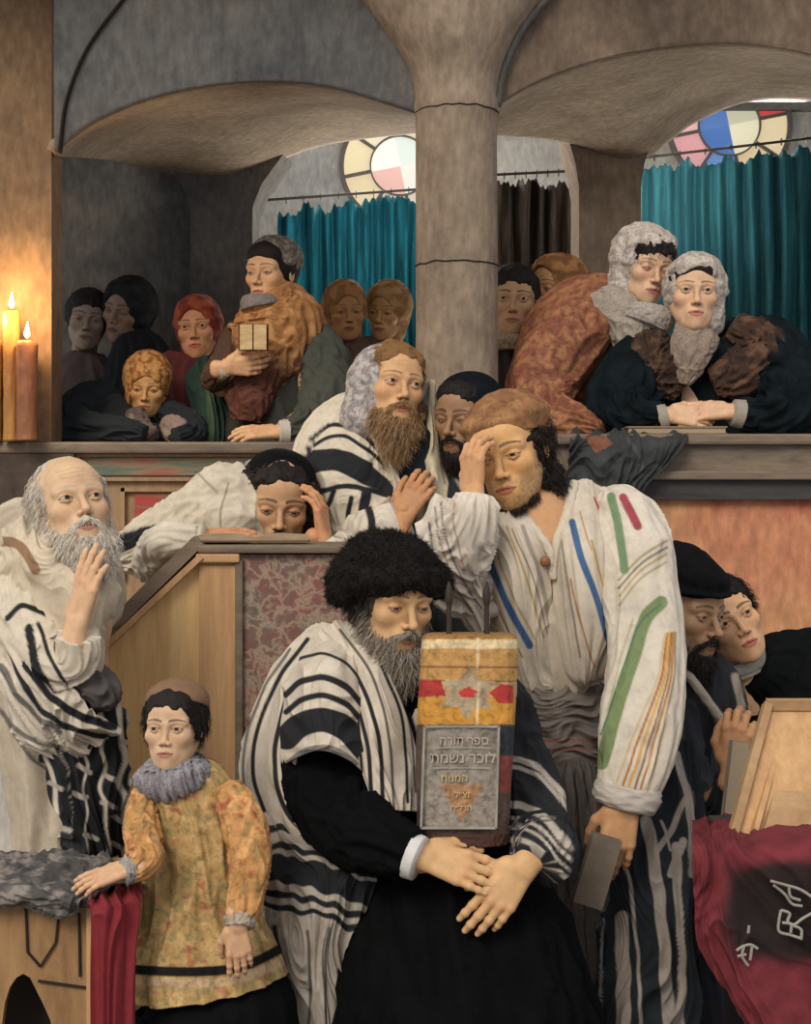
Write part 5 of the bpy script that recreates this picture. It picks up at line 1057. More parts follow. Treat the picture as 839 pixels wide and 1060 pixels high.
patch('shawl_edge', [[(366, 432, 4.08), (382, 440, 4.04), (398, 448, 4.05)], [(382, 458, 4.06), (396, 468, 4.0), (407, 476, 4.02)], [(396, 490, 4.04), (408, 498, 3.99), (416, 500, 4.0)], [(404, 525, 4.02), (414, 530, 3.98), (424, 528, 4.0)]], M['cloth'], redm, Paint('#c8bca6').s_([(392, 455), (404, 480), (414, 510)], 1, '#8f8474', 1), 50, 120, [(.006, 3, 2, .4)], .006)
patch('shawl_side', [[(440, 402, 4.20), (446, 392, 4.16), (452, 404, 4.18)], [(434, 440, 4.14), (444, 440, 4.08), (456, 440, 4.14)], [(430, 480, 4.1), (446, 482, 4.02), (464, 480, 4.1)], [(428, 515, 4.06), (450, 518, 3.99), (474, 510, 4.08)], [(432, 560, 4.06), (455, 562, 4.0), (478, 555, 4.08)]], M['cloth'], redm,
   Paint('#c0b296').rows([([(444, 400), (440, 450), (436, 500)], 1.2, '#8a7c66', 1), ([(449, 420), (452, 460), (460, 500)], 1, '#8a7c66', 1), ([(446, 520), (452, 545)], 1, '#5f5a60', 1), ([(456, 518), (462, 545)], 1, '#5f5a60', 1)]), 90, 200, [(.010, 4, 1.2, .4)], .006)
loft('sleeve', [(350, 545, 4.08, 24, .9), (372, 556, 4.04, 30, .9), (396, 553, 3.955, 29, 1), (413, 544, 3.92, 24, 1)], M['cloth'], redm, Paint('#cdc2b0').rows([([(375, 510), (384, 540), (384, 580)], 4, BK, 1.5), ([(404, 525), (408, 560)], .9, '#9a8f80', 1)]), 90, 100, [(.009, 4, 5, .6)])

DY = 0
# ================================================================== MAN WITH DARK SKULL CAP, EYES CLOSED
H = Head(466, 434, 4.32, -30, -10, 4, .98)
ch = std_chains(H, .14, 0, 0, hip=P(490, 800, 4.42))
kip = person('man with a dark skull cap and closed eyes, half hidden behind the cream-robed youth', P(490, 1060, 4.42)*[1, 1, 0], H,
   dict(skin='#957052', eyes='closed', brow='#1e1612', bt=.0045, lips='#6e4032', nose=1.05, stub=.7, stubc='#3a2c24'), ch, [])
cap_shell(H, 'hair', kip, M['soft'], '#14110f', c=(0, .026, .026), r=(.080, .094, .090), cuts=[((0, -.115, -.03), (.066, .105, .10)), ((0, -.08, -.16), (.2, .12, .1))], disp=.004, fringe=.5)
cap_shell(H, 'skull_cap', kip, M['velvet'], '#10141c', c=(0, .026, .052), r=(.087, .098, .070), cuts=[((0, -.02, -.03), (.13, .16, .09)), ((0, .012, .03), (.074, .088, .08))])
beard(H, kip, '#1c1613', ['#1c1613', '#2c231d'], .02, .85, n=1500, rad=.001, curl=.8)
loft('coat', [(482, 478, 4.42, 16, .8), (486, 500, 4.42, 38, .7), (490, 540, 4.42, 55, .7), (490, 640, 4.38, 45, .5), (485, 980, 4.38, 42, .5)], M['cloth'], kip, Paint('#23262a').s_([(462, 482), (474, 500), (486, 520)], 1.6, '#8a8478', 1), 90, 90, [(.010, 5, 3, .5)])

DY = .10
# ================================================================== MAN IN DARK HAT AT THE RIGHT AND THE YOUTH BEHIND HIM
H = Head(738, 639, 3.66, 42, -8, 2, 1.0)
arms = [(P(704, 745, 3.69), P(724, 835, 3.54), P(756, 806, 3.43))]
ch = std_chains(H, .06, 0, 0, hip=P(715, 950, 3.75)); ch.append([(P(720, 836, 3.53), .03), (P(745, 832, 3.46), .028), (P(758, 802, 3.41), .024)])
hatm = person('dark-bearded man in a black brimmed hat, in profile at the right', P(715, 1060, 3.75)*[1, 1, 0], H,
   dict(skin='#a07c5e', eyes='half', brow='#2a1f19', bt=.004, lips='#6e4236', nose=1.05, stub=.8, stubc='#4a3a30'), ch,
   [dict(W=P(759, 795, 3.40), D=(.12, -.05, 1), N=(-.3, -.9, .1), right=False, curl=(.75, .75, .75, .8), thumb=(.5, .6), s=.98, spread=.05)], skin='#a87c58')
beard(H, hatm, '#1f1a18', ['#1f1a18', '#352c28', '#2a2522'], .035, .9, n=2800, rad=.0011, curl=.7)
cap_shell(H, 'hair', hatm, M['soft'], '#15110f', c=(0, .028, .018), r=(.082, .094, .092), cuts=[((0, -.115, -.03), (.07, .11, .11)), ((0, -.08, -.16), (.2, .12, .1))], disp=.005, fringe=False)
cap_shell(H, 'hat', hatm, M['velvet'], '#0e0d0f', c=(-.004, .024, .080), r=(.086, .100, .062), adds=[((0, .014, .050), (.104, .122, .014), .025), ((-.02, .03, .10), (.07, .08, .050), .02), ((0, -.050, .078), (.064, .050, .032), .02)], cuts=[((0, .0, -.045), (.072, .085, .082))], disp=.003, dsc=25)
hc = Paint('#24262a', .25, 14).rows([([(708, 694), (724, 715), (744, 740), (762, 762)], 4, '#968c7e', 1), ([(760, 700), (766, 730), (764, 755)], 4, '#8a8072', 2), ([(748, 740), (756, 790), (752, 850)], 2.2, '#8a8276', 2), ([(700, 770), (710, 810), (716, 860)], 4, '#7d766c', 3), ([(715, 785), (728, 800), (732, 830)], 2.2, '#7d766c', 2)])
loft('coat', [(724, 676, 3.74, 22, .8), (722, 696, 3.75, 40, .75), (718, 730, 3.76, 52, .72), (716, 790, 3.76, 54, .75), (716, 870, 3.76, 56, .8), (718, 1000, 3.76, 60, .8), (720, 1190, 3.76, 64, .8)], M['cloth'], hatm, hc, 170, 220, [(.014, 6, 2.5, .6), (.005, 13, 6, .5)])
loft('coat_sleeve', [(700, 730, 3.68, 20, .9), (706, 790, 3.6, 24, .9), (724, 842, 3.52, 24, .9), (745, 838, 3.46, 19, .9), (757, 808, 3.41, 15, .9)], M['cloth'], hatm, Paint('#24262a', .2, 16).rows([([(692, 770), (708, 800), (716, 858)], 4.5, '#8a8276', 2)]), 80, 130, [(.010, 4, 5, .7)])
loft('collar', [(706, 690, 3.68, 4, 1), (722, 712, 3.63, 4.5, 1), (742, 740, 3.62, 4.5, 1), (758, 762, 3.64, 4, 1)], M['cloth'], hatm, lin('#958b7e'), 20, 60, [(.002, 3, 6, .3)])
bk = tag(empty('book', P(768, 790, 3.36)), 'tall narrow closed book held upright by the bearded man in the black hat', 'book')
for nm, w, d, mt in (('pages', .036, .018, solid('book_pages', '#8a7c68', .9)), ('cover', .042, .004, solid('dull_cover', '#6f6557', .8))):
    g = Bag(); off = np.array([0, .011 if nm == 'cover' else 0, 0]); beam(g, P(766, 768, 3.36)+off, P(757, 846, 3.34)+off, w, d, up=(0, 1, 0)); g.build(nm, mt, bk)

H = Head(762, 640, 3.88, 8, 2, -27, .98)
ch = std_chains(H, .16, 0, 0, hip=P(820, 950, 4.0)); 
yr = person('pale beardless youth in black tilting his head onto the hatted man beside him', P(815, 1060, 3.98)*[1, 1, 0], H,
   dict(skin='#cfa27a', eyes='open', gaze=(.001, 0), brow='#1e1613', bt=.0042, lips='#a85c4c', nose=.98, jaw=.92), ch, [])
cap_shell(H, 'hair', yr, M['soft'], '#0e0c0c', c=(0, .020, .034), r=(.082, .098, .088), cuts=[((0, -.12, -.02), (.062, .10, .092)), ((0, -.04, -.16), (.2, .14, .11))], disp=.007, dsc=40,
   strand=(2500, .018, .0012, lambda v: np.stack([v[:, 0]*6, v[:, 1]*3, -.3+v[:, 2]*0], 1), ['#0e0c0c', '#1e1a18'], .9, lambda v: v[:, 1] > -.05))
loft('coat', [(782, 688, 3.95, 26, .9), (800, 696, 3.99, 48, .75), (822, 715, 4.0, 75, .7), (826, 780, 4.0, 80, .72), (826, 900, 4.0, 80, .75), (826, 1165, 4.0, 84, .8)], M['velvet'], yr, lin('#0c0e10'), 130, 130, [(.012, 6, 2.5, .6)])
loft('collar', [(H.w((0, .030, -.140)), .064, .060), (H.w((0, .028, -.128)), .066, .062), (H.w((0, .024, -.112)), .070, .066), (H.w((0, .024, -.108)), .066, .062)], M['cloth'], yr, lin('#a9a69c'), 50, 24, raw=True)

DY = -.18
# ================================================================== THE BOY
H = Head(171, 755, 3.12, -8, 2, 0, .71)
arms = [(P(148, 838, 3.2), P(146, 892, 3.12), P(122, 905, 3.05)), (P(240, 838, 3.18), P(258, 900, 3.1), P(248, 962, 3.06))]
ch = std_chains(H, .11, 0, 0, hip=P(208, 985, 3.25), arms=arms, s=.62)
boy = person('small boy in yellow flowered coat and brown skull cap, one hand on the table', P(208, 1060, 3.25)*[1, 1, 0], H,
   dict(skin='#c9a684', eyes='open', gaze=(-.001, 0), brow='#2c2019', bt=.0038, lips='#a56456', jaw=.88, fat=1.06, nose=.93, vox=.0019), ch,
   [dict(W=P(132, 900, 3.04), D=(-1, -.1, -.28), N=(0, -.5, .85), right=True, curl=(.15, .2, .22, .25), thumb=(.2, .2), s=.62, spread=.06),
    dict(W=P(246, 957, 3.05), D=(.06, .02, -1), N=(.1, -1, 0), right=True, curl=(.2, .25, .28, .3), thumb=(.3, .3), s=.62, spread=.05)], skin='#c9a07c')
cap_shell(H, 'hair', boy, M['soft'], '#1c1512', c=(0, .020, .022), r=(.086, .099, .100), cuts=[((0, -.12, -.052), (.064, .105, .096)), ((0, -.06, -.16), (.2, .12, .105))], disp=.004, dsc=40, fringe=.5,
   strand=(2500, .022, .0013, lambda v: np.stack([v[:, 0]*4, v[:, 1]*3, -.9+v[:, 2]*0], 1), ['#1c1512', '#2c221c', '#120e0b'], .7, lambda v: v[:, 1] > -.05))
cap_shell(H, 'skull_cap', boy, M['cloth'], '#7d6048', c=(0, .028, .064), r=(.0885, .100, .066), cuts=[((0, -.03, -.03), (.14, .17, .112)), ((0, .012, .03), (.076, .09, .08))])
fl_ = lambda *a: flower(*a)
def flower(*a):
    G = a[2]; x, y = pix(G); C = np.ones(x.shape+(3,))*lin('#a88a58')
    n = noise3(G*34); n2 = noise3(G*48+5); n3 = fbm(G*14+9, 2)
    C = C+(lin('#bc9c68')-C)*sst(-.1, .4, n)[..., None]; C = C+(lin('#a06a4c')-C)*(sst(.22, .34, n2)*sst(-.1, .3, n3))[..., None]; C = C+(lin('#8a8058')-C)*(sst(.25, .35, -n2)*.6)[..., None]
    return C
def dress(A, V, G, ca, sa):
    C = flower(A, V, G); x, y = pix(G)
    for pts, w, c in (([(128, 1003), (190, 1006), (245, 1002), (285, 985), (310, 968)], 5, '#12100f'), ([(128, 1014), (190, 1018), (245, 1014), (290, 996), (312, 980)], 4.5, '#b59a78')):
        q = Paint('#000000', 0).s_(pts, w, '#ffffff', 0, 1)(A, V, G)[..., :1]; C = C*(1-q)+lin(c)*q
    return C
loft('coat', [(180, 797, 3.2, 22, .9), (188, 812, 3.2, 42, .8), (196, 840, 3.2, 52, .72), (202, 890, 3.2, 53, .75), (204, 940, 3.2, 56, .8), (210, 985, 3.2, 72, .8), (216, 1020, 3.2, 80, .8)], M['brocade'], boy, dress, 200, 230, [(.010, 6, 1.6, .5), (.003, 14, 4, .4)])
loft('skirt', [(214, 990, 3.2, 52, .7), (217, 1018, 3.2, 62, .7), (222, 1040, 3.2, 82, .75), (224, 1200, 3.2, 88, .8), (224, 1310, 3.2, 90, .8)], M['velvet'], boy, lin('#0b0c0d'), 120, 60, [(.006, 8, 1.5, .4)])
loft('sleeve', [(236, 818, 3.16, 16, .9), (250, 845, 3.12, 22, .9), (258, 885, 3.09, 21, .9), (256, 920, 3.07, 18, .9), (250, 945, 3.06, 15, .9), (248, 952, 3.06, 14, .9)], M['brocade'], boy, lambda *a: flower(*a)*np.array([1.12, .88, .80]), 90, 160, [(.006, 4, 5, .6)])
loft('sleeve', [(152, 820, 3.18, 14, .9), (146, 845, 3.14, 17, .9), (149, 875, 3.09, 18, .95), (150, 890, 3.06, 17, 1), (143, 897, 3.045, 14, 1), (134, 901, 3.035, 11.5, 1)], M['brocade'], boy, lambda *a: flower(*a)*np.array([1.12, .88, .80]), 80, 130, [(.006, 4, 5, .6)])
loft('cuff', [(249, 948, 3.06, 16, 1), (248, 960, 3.05, 14, 1)], M['lace'], boy, lin('#a89a8c'), 50, 12, [(.004, 12, 2, .2)]); loft('cuff', [(137, 900, 3.038, 12.5, 1), (129, 902, 3.03, 13, 1)], M['lace'], boy, lin('#98948f'), 40, 12, [(.004, 12, 2, .2)])
loft('ruffled_collar', [(176, 786, 3.17, 24, .9), (177, 793, 3.17, 33, .9), (178, 800, 3.17, 38, .9), (180, 806, 3.18, 32, .9)], M['lace'], boy, lin('#8f8a8e'), 160, 30, [(.010, 22, 3, .2)])
# ================================================================== THE WOMEN'S GALLERY
DY = 0
def bust(H, sh, base, wide=.2):
    nk = H.w((0, .034, -.15)); hip = np.array([base[0], base[1]+.02, GZ+.75]); mid = nk*.45+hip*.55
    ch = [[(nk, .045), (nk+[0, .02, -.05], .055), (mid, .085), (hip, .10)]]
    for s_ in (-1, 1):
        kn = np.array([hip[0]+s_*.07, hip[1], GZ+.42]); ch.append([(hip, .07), (kn, .05), (np.array([kn[0], kn[1], GZ+.06]), .04), (np.array([kn[0], kn[1]-.10, GZ+.035]), .03)])
    return ch
def gal(label, px, Y, H, kw, hands=(), arms=()):
    b = P(px, 455, Y)*[1, 1, 0]+[0, 0, GZ]; ch = bust(H, .1, b)
    for a in arms: ch.append([(np.array(a[0]), .042), (np.array(a[1]), .036), (np.array(a[2]), .026)])
    kw.setdefault('vox', .0021); return person(label, b, H, kw, ch, hands, skin=kw.get('skin'))
def robe(o, name, secs, colf, fold=.012, mat='cloth', na=110, nv=110, fa=6):
    Y = secs[-1][2]; z = (530-(GZ+.02-1.5)/(Y+DY)*F) if False else CY-(GZ+.01-CZ)*F/(Y+DY)
    last = (secs[-1][0], z, Y, secs[-1][3]*1.05, .8); return loft(name, list(secs)+[last], M[mat], o, colf, na, nv, [(fold, fa, 4, .6), (fold*.35, 14, 9, .5)])
HC_ = dict(r=(.088, .104, .098), c=(0, .018, .022))

# woman standing with a prayer book
H = Head(267, 281, 5.40, -26, -4, 2, 1.0)
arms = [(P(245, 345, 5.5), P(232, 398, 5.42), P(236, 378, 5.3)), (P(310, 350, 5.5), P(325, 425, 5.35), P(288, 448, 5.2))]
wb = gal('woman in a grey kerchief and tawny fur collar standing over a small open book', 280, 5.5, H, dict(skin='#cda27a', eyes='down', brow='#2c201a', lips='#a35a4c', jaw=.92, fat=.97, bt=.0028),
   [dict(W=P(234, 381, 5.28), D=(1, -.05, .08), N=(0, -.9, -.3), right=False, curl=(.35, .4, .45, .5), thumb=(.2, .3), s=.92, vox=.0026), dict(W=P(287, 447, 5.16), D=(-1, -.05, -.02), N=(0, -.6, .8), right=True, curl=(.22, .25, .28, .3), thumb=(.2, .2), s=.95, vox=.0026)], arms)
cap_shell(H, 'hair', wb, M['soft'], '#1c1613', c=(0, .02, .026), r=(.083, .098, .094), cuts=[((0, -.12, -.045), (.062, .10, .098)), ((0, -.06, -.16), (.2, .12, .1))], vox=.0034)
cap_shell(H, 'kerchief', wb, M['lace'], '#7d736c', c=(0, .026, .052), r=(.090, .104, .078), cuts=[((0, -.14, -.035), (.10, .13, .105)), ((0, 0, -.08), (.2, .2, .07))], disp=.005, dsc=35, colf=mottle('#857b72', '#5f5751', 60), vox=.0034)
robe(wb, 'coat', [(272, 318, 5.5, 20, .8), (284, 335, 5.5, 44, .7), (288, 370, 5.5, 50, .7), (286, 420, 5.5, 50, .75), (286, 460, 5.5, 50, .8)], lin('#383832'))
loft('fur_collar', [(276, 300, 5.42, 24, .8), (282, 316, 5.44, 38, .75), (287, 338, 5.44, 49, .7), (282, 362, 5.42, 42, .7), (272, 388, 5.4, 26, .7), (266, 410, 5.4, 16, .6)], M['fur'], wb, lambda A, V, G, ca, sa: lin('#96683f')+(lin('#55382c')-lin('#96683f'))*sst(.45, .9, V)[..., None]+(lin('#b58a58')-lin('#96683f'))*(sst(0, .4, fbm(G*22, 2)))[..., None]*.6, 130, 120, [(.010, 9, 7, .8), (.004, 18, 16, .6)])
loft('fur_front', [(262, 385, 5.38, 22, .5), (258, 410, 5.36, 24, .5), (254, 436, 5.36, 14, .5)], M['fur'], wb, mottle('#5c3428', '#7a4a38', 30)if False else lin('#59352a'), 60, 50, [(.012, 6, 5, .6)])
loft('neck_ruffle', [(270, 306, 5.40, 17, .9), (270, 312, 5.40, 21, .9), (271, 318, 5.40, 22, .9)], M['lace'], wb, lin('#77706c'), 70, 14, [(.004, 14, 3, .3)])
loft('sleeve', [(318, 345, 5.46, 20, .9), (335, 375, 5.42, 27, .9), (340, 410, 5.36, 30, .9), (326, 438, 5.26, 24, .9), (308, 446, 5.17, 16, 1), (297, 447, 5.155, 13, 1)], M['cloth'], wb, lin('#45473f'), 80, 90, [(.012, 5, 6, .7)])
loft('sleeve', [(252, 340, 5.5, 16, .9), (236, 375, 5.46, 18, .9), (222, 392, 5.38, 14, .9), (228, 384, 5.3, 11, .9)], M['cloth'], wb, lin('#4f3a2c'), 60, 60, [(.008, 5, 6, .7)])
loft('cuff', [(299, 447, 5.157, 13.5, 1), (289, 447, 5.15, 12, 1)], M['cloth'], wb, lin('#b5aea2'), 40, 12); loft('cuff', [(228, 384, 5.3, 10, .9), (234, 381, 5.28, 9, .9)], M['cloth'], wb, lin('#b5aea2'), 40, 12)
bk = tag(empty('book', P(262, 362, 5.22)), 'little prayer book with cream pages held up by the standing woman in the gallery', 'book')
for s_, nm in ((-1, 'pages'), (1, 'pages')):
    g = Bag(); c0 = P(262+s_*6.5, 349, 5.21-.0); 
    prism(g, [c0+[-.022, -.006*s_*s_, -.040], c0+[.022, -.006, -.040], c0+[.022, -.006, .040], c0+[-.022, -.006, .040]], (0, .012, 0)); g.build(nm, solid('cream_pages', '#c9b288', .9, h2='#a98a62', scale=(20, 20, 70)), bk)
g = Bag(); c0 = P(262, 349, 5.22); prism(g, [c0+[-.048, .003, -.043], c0+[.048, .003, -.043], c0+[.048, .003, .043], c0+[-.048, .003, .043]], (0, .005, 0)); g.build('cover', solid('brown_cover', '#5a3a28', .7), bk)

# woman in red scarf
H = Head(200, 338, 5.58, -4, -4, -4, .96)
rs = gal('woman in a brick-red headscarf between the bonneted child and the fur-collared woman', 205, 5.65, H, dict(skin='#c08a62', eyes='open', brow='#33231a', lips='#a54f3c', jaw=.92, bt=.0028))
scarf(H, 'headscarf', rs, '#7d3328', colf=mottle('#6f2c26', '#93492f', 22), vox=.0034) if False else scarf(H, 'headscarf', rs, '#7d3328', colf=mottle('#6f2c26', '#93492f', 22))
robe(rs, 'dress', [(196, 368, 5.66, 22, .8), (192, 385, 5.66, 34, .7), (196, 420, 5.66, 40, .7), (200, 460, 5.66, 40, .8)], Paint('#5c2b28'))
patch('green_shawl', [[(190, 395, 5.58), (206, 372, 5.55), (220, 368, 5.58)], [(198, 420, 5.54), (214, 405, 5.5), (234, 400, 5.54)], [(200, 462, 5.54), (220, 462, 5.48), (246, 462, 5.54)], [(200, 500, 5.54), (220, 500, 5.48), (246, 500, 5.54)]], M['cloth'], rs, Paint('#2a3d33').s_([(214, 380), (218, 420), (220, 460)], 4, '#4a5a40', 3), 60, 80, [(.016, 5, 1, .4)], .006)

# child in bonnet
H = Head(150, 403, 5.34, 2, -12, 3, .86)
ch_ = gal('child in a tan patterned bonnet resting dark sleeves on the gallery ledge', 145, 5.4, H, dict(skin='#c0925f', eyes='down', brow='#6a4a30', lips='#9c5440', jaw=.92, fat=1.04, bt=.0024))
cap_shell(H, 'bonnet', ch_, M['brocade'], '#a87a48', c=(-.004, .018, .034), r=(.096, .114, .106), cuts=[((.0, -.125, -.052), (.068, .115, .105)), ((0, 0, -.14), (.2, .2, .06))], adds=[((-.055, -.03, -.04), (.03, .05, .06), .02)], disp=.003, dsc=30, colf=mottle('#b3854e', '#8a5630', 45), vox=.0032)
robe(ch_, 'coat', [(146, 425, 5.42, 16, .8), (140, 436, 5.42, 50, .7), (138, 455, 5.42, 62, .6), (138, 480, 5.42, 60, .6)], lin('#1f2427'))
loft('sleeve', [(118, 405, 5.44, 14, .9), (92, 420, 5.4, 24, .9), (75, 436, 5.32, 24, .9), (95, 444, 5.2, 17, .9), (130, 447, 5.14, 13, .9), (150, 450, 5.12, 9, .9)], M['cloth'], ch_, lin('#1b2126'), 70, 90, [(.010, 5, 6, .7)])
loft('sleeve', [(172, 425, 5.42, 12, .9), (192, 438, 5.34, 15, .9), (200, 450, 5.22, 13, .9), (180, 454, 5.14, 9, .9)], M['cloth'], ch_, lin('#1d2327'), 60, 60, [(.008, 5, 6, .7)])
loft('scarf', [(140, 428, 5.34, 12, .7), (142, 445, 5.28, 15, .6), (148, 457, 5.22, 20, .5)], M['cloth'], ch_, Paint('#5d5048').s_([(136, 430), (142, 455)], 2, '#8a7a6c', 1), 60, 40, [(.008, 5, 4, .5)])
loft('collar', [(172, 436, 5.30, 9, .6), (184, 448, 5.22, 14, .6), (192, 458, 5.2, 12, .6)], M['cloth'], ch_, lin('#7f6f68'), 50, 30, [(.006, 5, 4, .5)])

# two in the shadow at the far left
H = Head(90, 330, 5.95, 10, -4, 6, .98)
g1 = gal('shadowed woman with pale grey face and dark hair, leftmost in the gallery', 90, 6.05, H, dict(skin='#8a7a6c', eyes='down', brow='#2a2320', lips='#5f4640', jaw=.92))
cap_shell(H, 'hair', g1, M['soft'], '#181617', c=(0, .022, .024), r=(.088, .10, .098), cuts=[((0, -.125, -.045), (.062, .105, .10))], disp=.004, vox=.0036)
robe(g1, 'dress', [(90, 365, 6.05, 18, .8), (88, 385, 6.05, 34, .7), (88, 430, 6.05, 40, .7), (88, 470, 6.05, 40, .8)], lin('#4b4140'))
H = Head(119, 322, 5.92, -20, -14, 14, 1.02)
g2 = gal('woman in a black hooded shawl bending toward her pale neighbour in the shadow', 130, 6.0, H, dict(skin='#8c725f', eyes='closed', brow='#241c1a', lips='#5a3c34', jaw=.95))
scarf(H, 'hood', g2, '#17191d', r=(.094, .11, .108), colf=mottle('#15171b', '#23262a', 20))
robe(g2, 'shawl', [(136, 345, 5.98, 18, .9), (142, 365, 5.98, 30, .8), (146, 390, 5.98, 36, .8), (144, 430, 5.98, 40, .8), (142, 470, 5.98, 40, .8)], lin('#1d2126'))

# two tan-scarved women at the right of the left bay
for (px, py, Y, yaw, pit, rol, lab, c1, c2, rc, nm) in ((361, 322, 5.85, 12, -8, -2, 'woman in a brown headscarf, left of the two before the curtain', '#7d5c3a', '#9a744a', '#54403a', 0), (393, 323, 5.95, -20, -12, 6, 'woman in a pale-edged tan headscarf, right of the two before the curtain', '#86633e', '#a5835a', '#5f5248', 1)):
    H = Head(px, py, Y, yaw, pit, rol, .92)
    w_ = gal(lab, px, Y+.1, H, dict(skin='#a87c50' if nm == 0 else '#b58a5a', eyes='down', brow='#4a3222', lips='#7f4a38', jaw=.92, bt=.0024))
    scarf(H, 'headscarf', w_, c1, r=(.092, .108, .108), colf=mottle(c1, c2, 20))
    robe(w_, 'shawl', [(px, 350, Y+.1, 20, .8), (px-1, 368, Y+.1, 32, .7), (px, 410, Y+.1, 38, .7), (px, 460, Y+.1, 38, .8)], Paint(rc).s_([(px+16, 352), (px+8, 380), (px+4, 410)], 2.6, '#a38a62' if nm else rc, 1))

# youth beside the column
H = Head(531, 309, 5.20, -4, -2, 3, 1.02)
y1 = gal('dark-haired youth in a lace collar peering out from behind the stone column', 540, 5.3, H, dict(skin='#b58f6c', eyes='open', brow='#221815', lips='#96584a', jaw=.92, bt=.0036))
cap_shell(H, 'hair', y1, M['soft'], '#181415', c=(0, .02, .034), r=(.082, .096, .088), cuts=[((0, -.12, -.042), (.066, .10, .098)), ((0, -.04, -.16), (.2, .14, .11))], disp=.005, vox=.0032)
robe(y1, 'jacket', [(536, 350, 5.3, 18, .8), (536, 365, 5.3, 30, .7), (540, 400, 5.3, 36, .7), (540, 460, 5.3, 38, .8)], lin('#332c2e'))
loft('lace_collar', [(530, 346, 5.22, 14, .9), (529, 352, 5.22, 19, .9), (529, 362, 5.22, 17, .8)], M['lace'], y1, lin('#94846a'), 70, 20, [(.005, 12, 3, .3)])
# woman in brown scarf
H = Head(558, 297, 5.32, -48, -6, 12, 1.0)
y2 = gal('woman in a brown headscarf, in profile behind the youth at the column', 580, 5.45, H, dict(skin='#a97e55', eyes='down', brow='#33241c', lips='#84503e', jaw=.92))
scarf(H, 'headscarf', y2, '#7d5636', r=(.092, .112, .106), face=((.0, -.10, -.018), (.062, .085, .086)), colf=mottle('#6f4c30', '#93683f', 25))
robe(y2, 'shawl', [(578, 325, 5.45, 24, .8), (582, 345, 5.45, 42, .7), (584, 400, 5.45, 48, .7), (584, 460, 5.45, 48, .8)], lin('#6a4630'))

# woman in rust coat
H = Head(680, 278, 4.92, 18, -10, 8, 1.0)
arms = [(P(600, 350, 5.1), P(566, 430, 4.95), P(610, 440, 4.8))]
wr = gal('woman in rust coat and white lace scarf leaning her head toward her neighbour', 610, 5.1, H, dict(skin='#cfa888', eyes='closed', brow='#3a2a26', lips='#a5605a', jaw=.9, fat=.98, bt=.0026, nose=1.02))
cap_shell(H, 'hair', wr, M['soft'], '#1d1717', c=(0, .016, .028), r=(.084, .098, .092), cuts=[((.0, -.12, -.05), (.060, .10, .098)), ((0, -.06, -.16), (.2, .12, .1))], disp=.006, dsc=60, vox=.0032,
  strand=(1500, .016, .0012, lambda v: np.stack([v[:, 0]*4, v[:, 1]*4, -.5+v[:, 2]*0], 1), ['#1d1717', '#33282a'], .9, lambda v: v[:, 1] < -.03))
cap_shell(H, 'lace_scarf', wr, M['lace'], '#a59a94', c=(-.006, .030, .026), r=(.098, .100, .108), cuts=[((.01, -.13, -.036), (.078, .135, .118))], adds=[((0, -.030, .072), (.072, .055, .046), .02), ((-.02, .03, -.08), (.07, .07, .06), .04)], disp=.006, dsc=32, colf=mottle('#bfb4aa', '#a59a90', 45, .05), vox=.0032)
def rust(A, V, G, ca, sa): return lin('#7d4c3a')+(lin('#976848')-lin('#7d4c3a'))*sst(-.2, .3, fbm(G*30, 3))[..., None]
robe(wr, 'coat', [(660, 312, 5.08, 24, .8), (640, 325, 5.12, 50, .6), (612, 352, 5.16, 66, .5), (598, 395, 5.18, 70, .5), (592, 460, 5.18, 66, .5)], rust, .014, 'brocade', 150, 140)
loft('sleeve', [(612, 330, 5.02, 30, .9), (582, 362, 4.98, 36, .9), (562, 400, 4.93, 34, .9), (568, 428, 4.86, 26, .9), (600, 440, 4.78, 17, .9), (622, 448, 4.72, 10, .9)], M['brocade'], wr, rust, 110, 130, [(.014, 5, 5, .7)])
patch('cape_collar', [[(610, 305, 5.0), (628, 296, 4.98), (646, 300, 4.96), (658, 310, 4.9)], [(618, 325, 4.98), (636, 322, 4.92), (656, 326, 4.88), (674, 330, 4.88)], [(630, 345, 4.96), (642, 345, 4.9), (656, 345, 4.88), (672, 342, 4.88)], [(634, 362, 4.95), (644, 362, 4.9), (654, 360, 4.88), (664, 356, 4.88)]], M['lace'], wr, Paint('#9c9184', .1).s_([(622, 330), (638, 355), (660, 358)], 3, '#7d7268', 2), 70, 70, [(.006, 4, 3, .4)], .006)
loft('lace_ruffle', [(674, 316, 4.9, 20, .8), (672, 326, 4.9, 25, .8), (668, 336, 4.9, 24, .7)], M['lace'], wr, lin('#a39990'), 80, 20, [(.005, 12, 3, .4)])

# woman in dark fur coat
H = Head(721, 300, 4.76, -3, -2, 2, 1.0)
arms = [(P(680, 370, 4.95), P(640, 430, 4.85), P(694, 430, 4.68)), (P(775, 370, 4.95), P(800, 430, 4.85), P(756, 428, 4.68))]
wd = gal('woman in dark fur-trimmed coat and lace scarf folding her hands on the ledge', 730, 4.95, H, dict(skin='#d2aa88', eyes='open', gaze=(0, 0), brow='#33241e', lips='#ad5f58', jaw=.92, fat=1.0, bt=.0028, nose=1.0),
   [dict(W=P(756, 426, 4.64), D=(-1, -.05, .02), N=(0, -.7, .7), right=True, curl=(.25, .28, .32, .4), thumb=(.2, .2), s=.98, vox=.0024), dict(W=P(692, 430, 4.63), D=(1, -.05, -.05), N=(0, -.9, .4), right=False, curl=(.5, .5, .5, .5), thumb=(.2, .3), s=.92, vox=.0024)], arms)
cap_shell(H, 'hair', wd, M['soft'], '#1a1413', c=(0, .018, .026), r=(.080, .096, .092), cuts=[((0.0, -.115, -.044), (.062, .10, .104)), ((0, -.06, -.16), (.2, .12, .1))], vox=.0032)
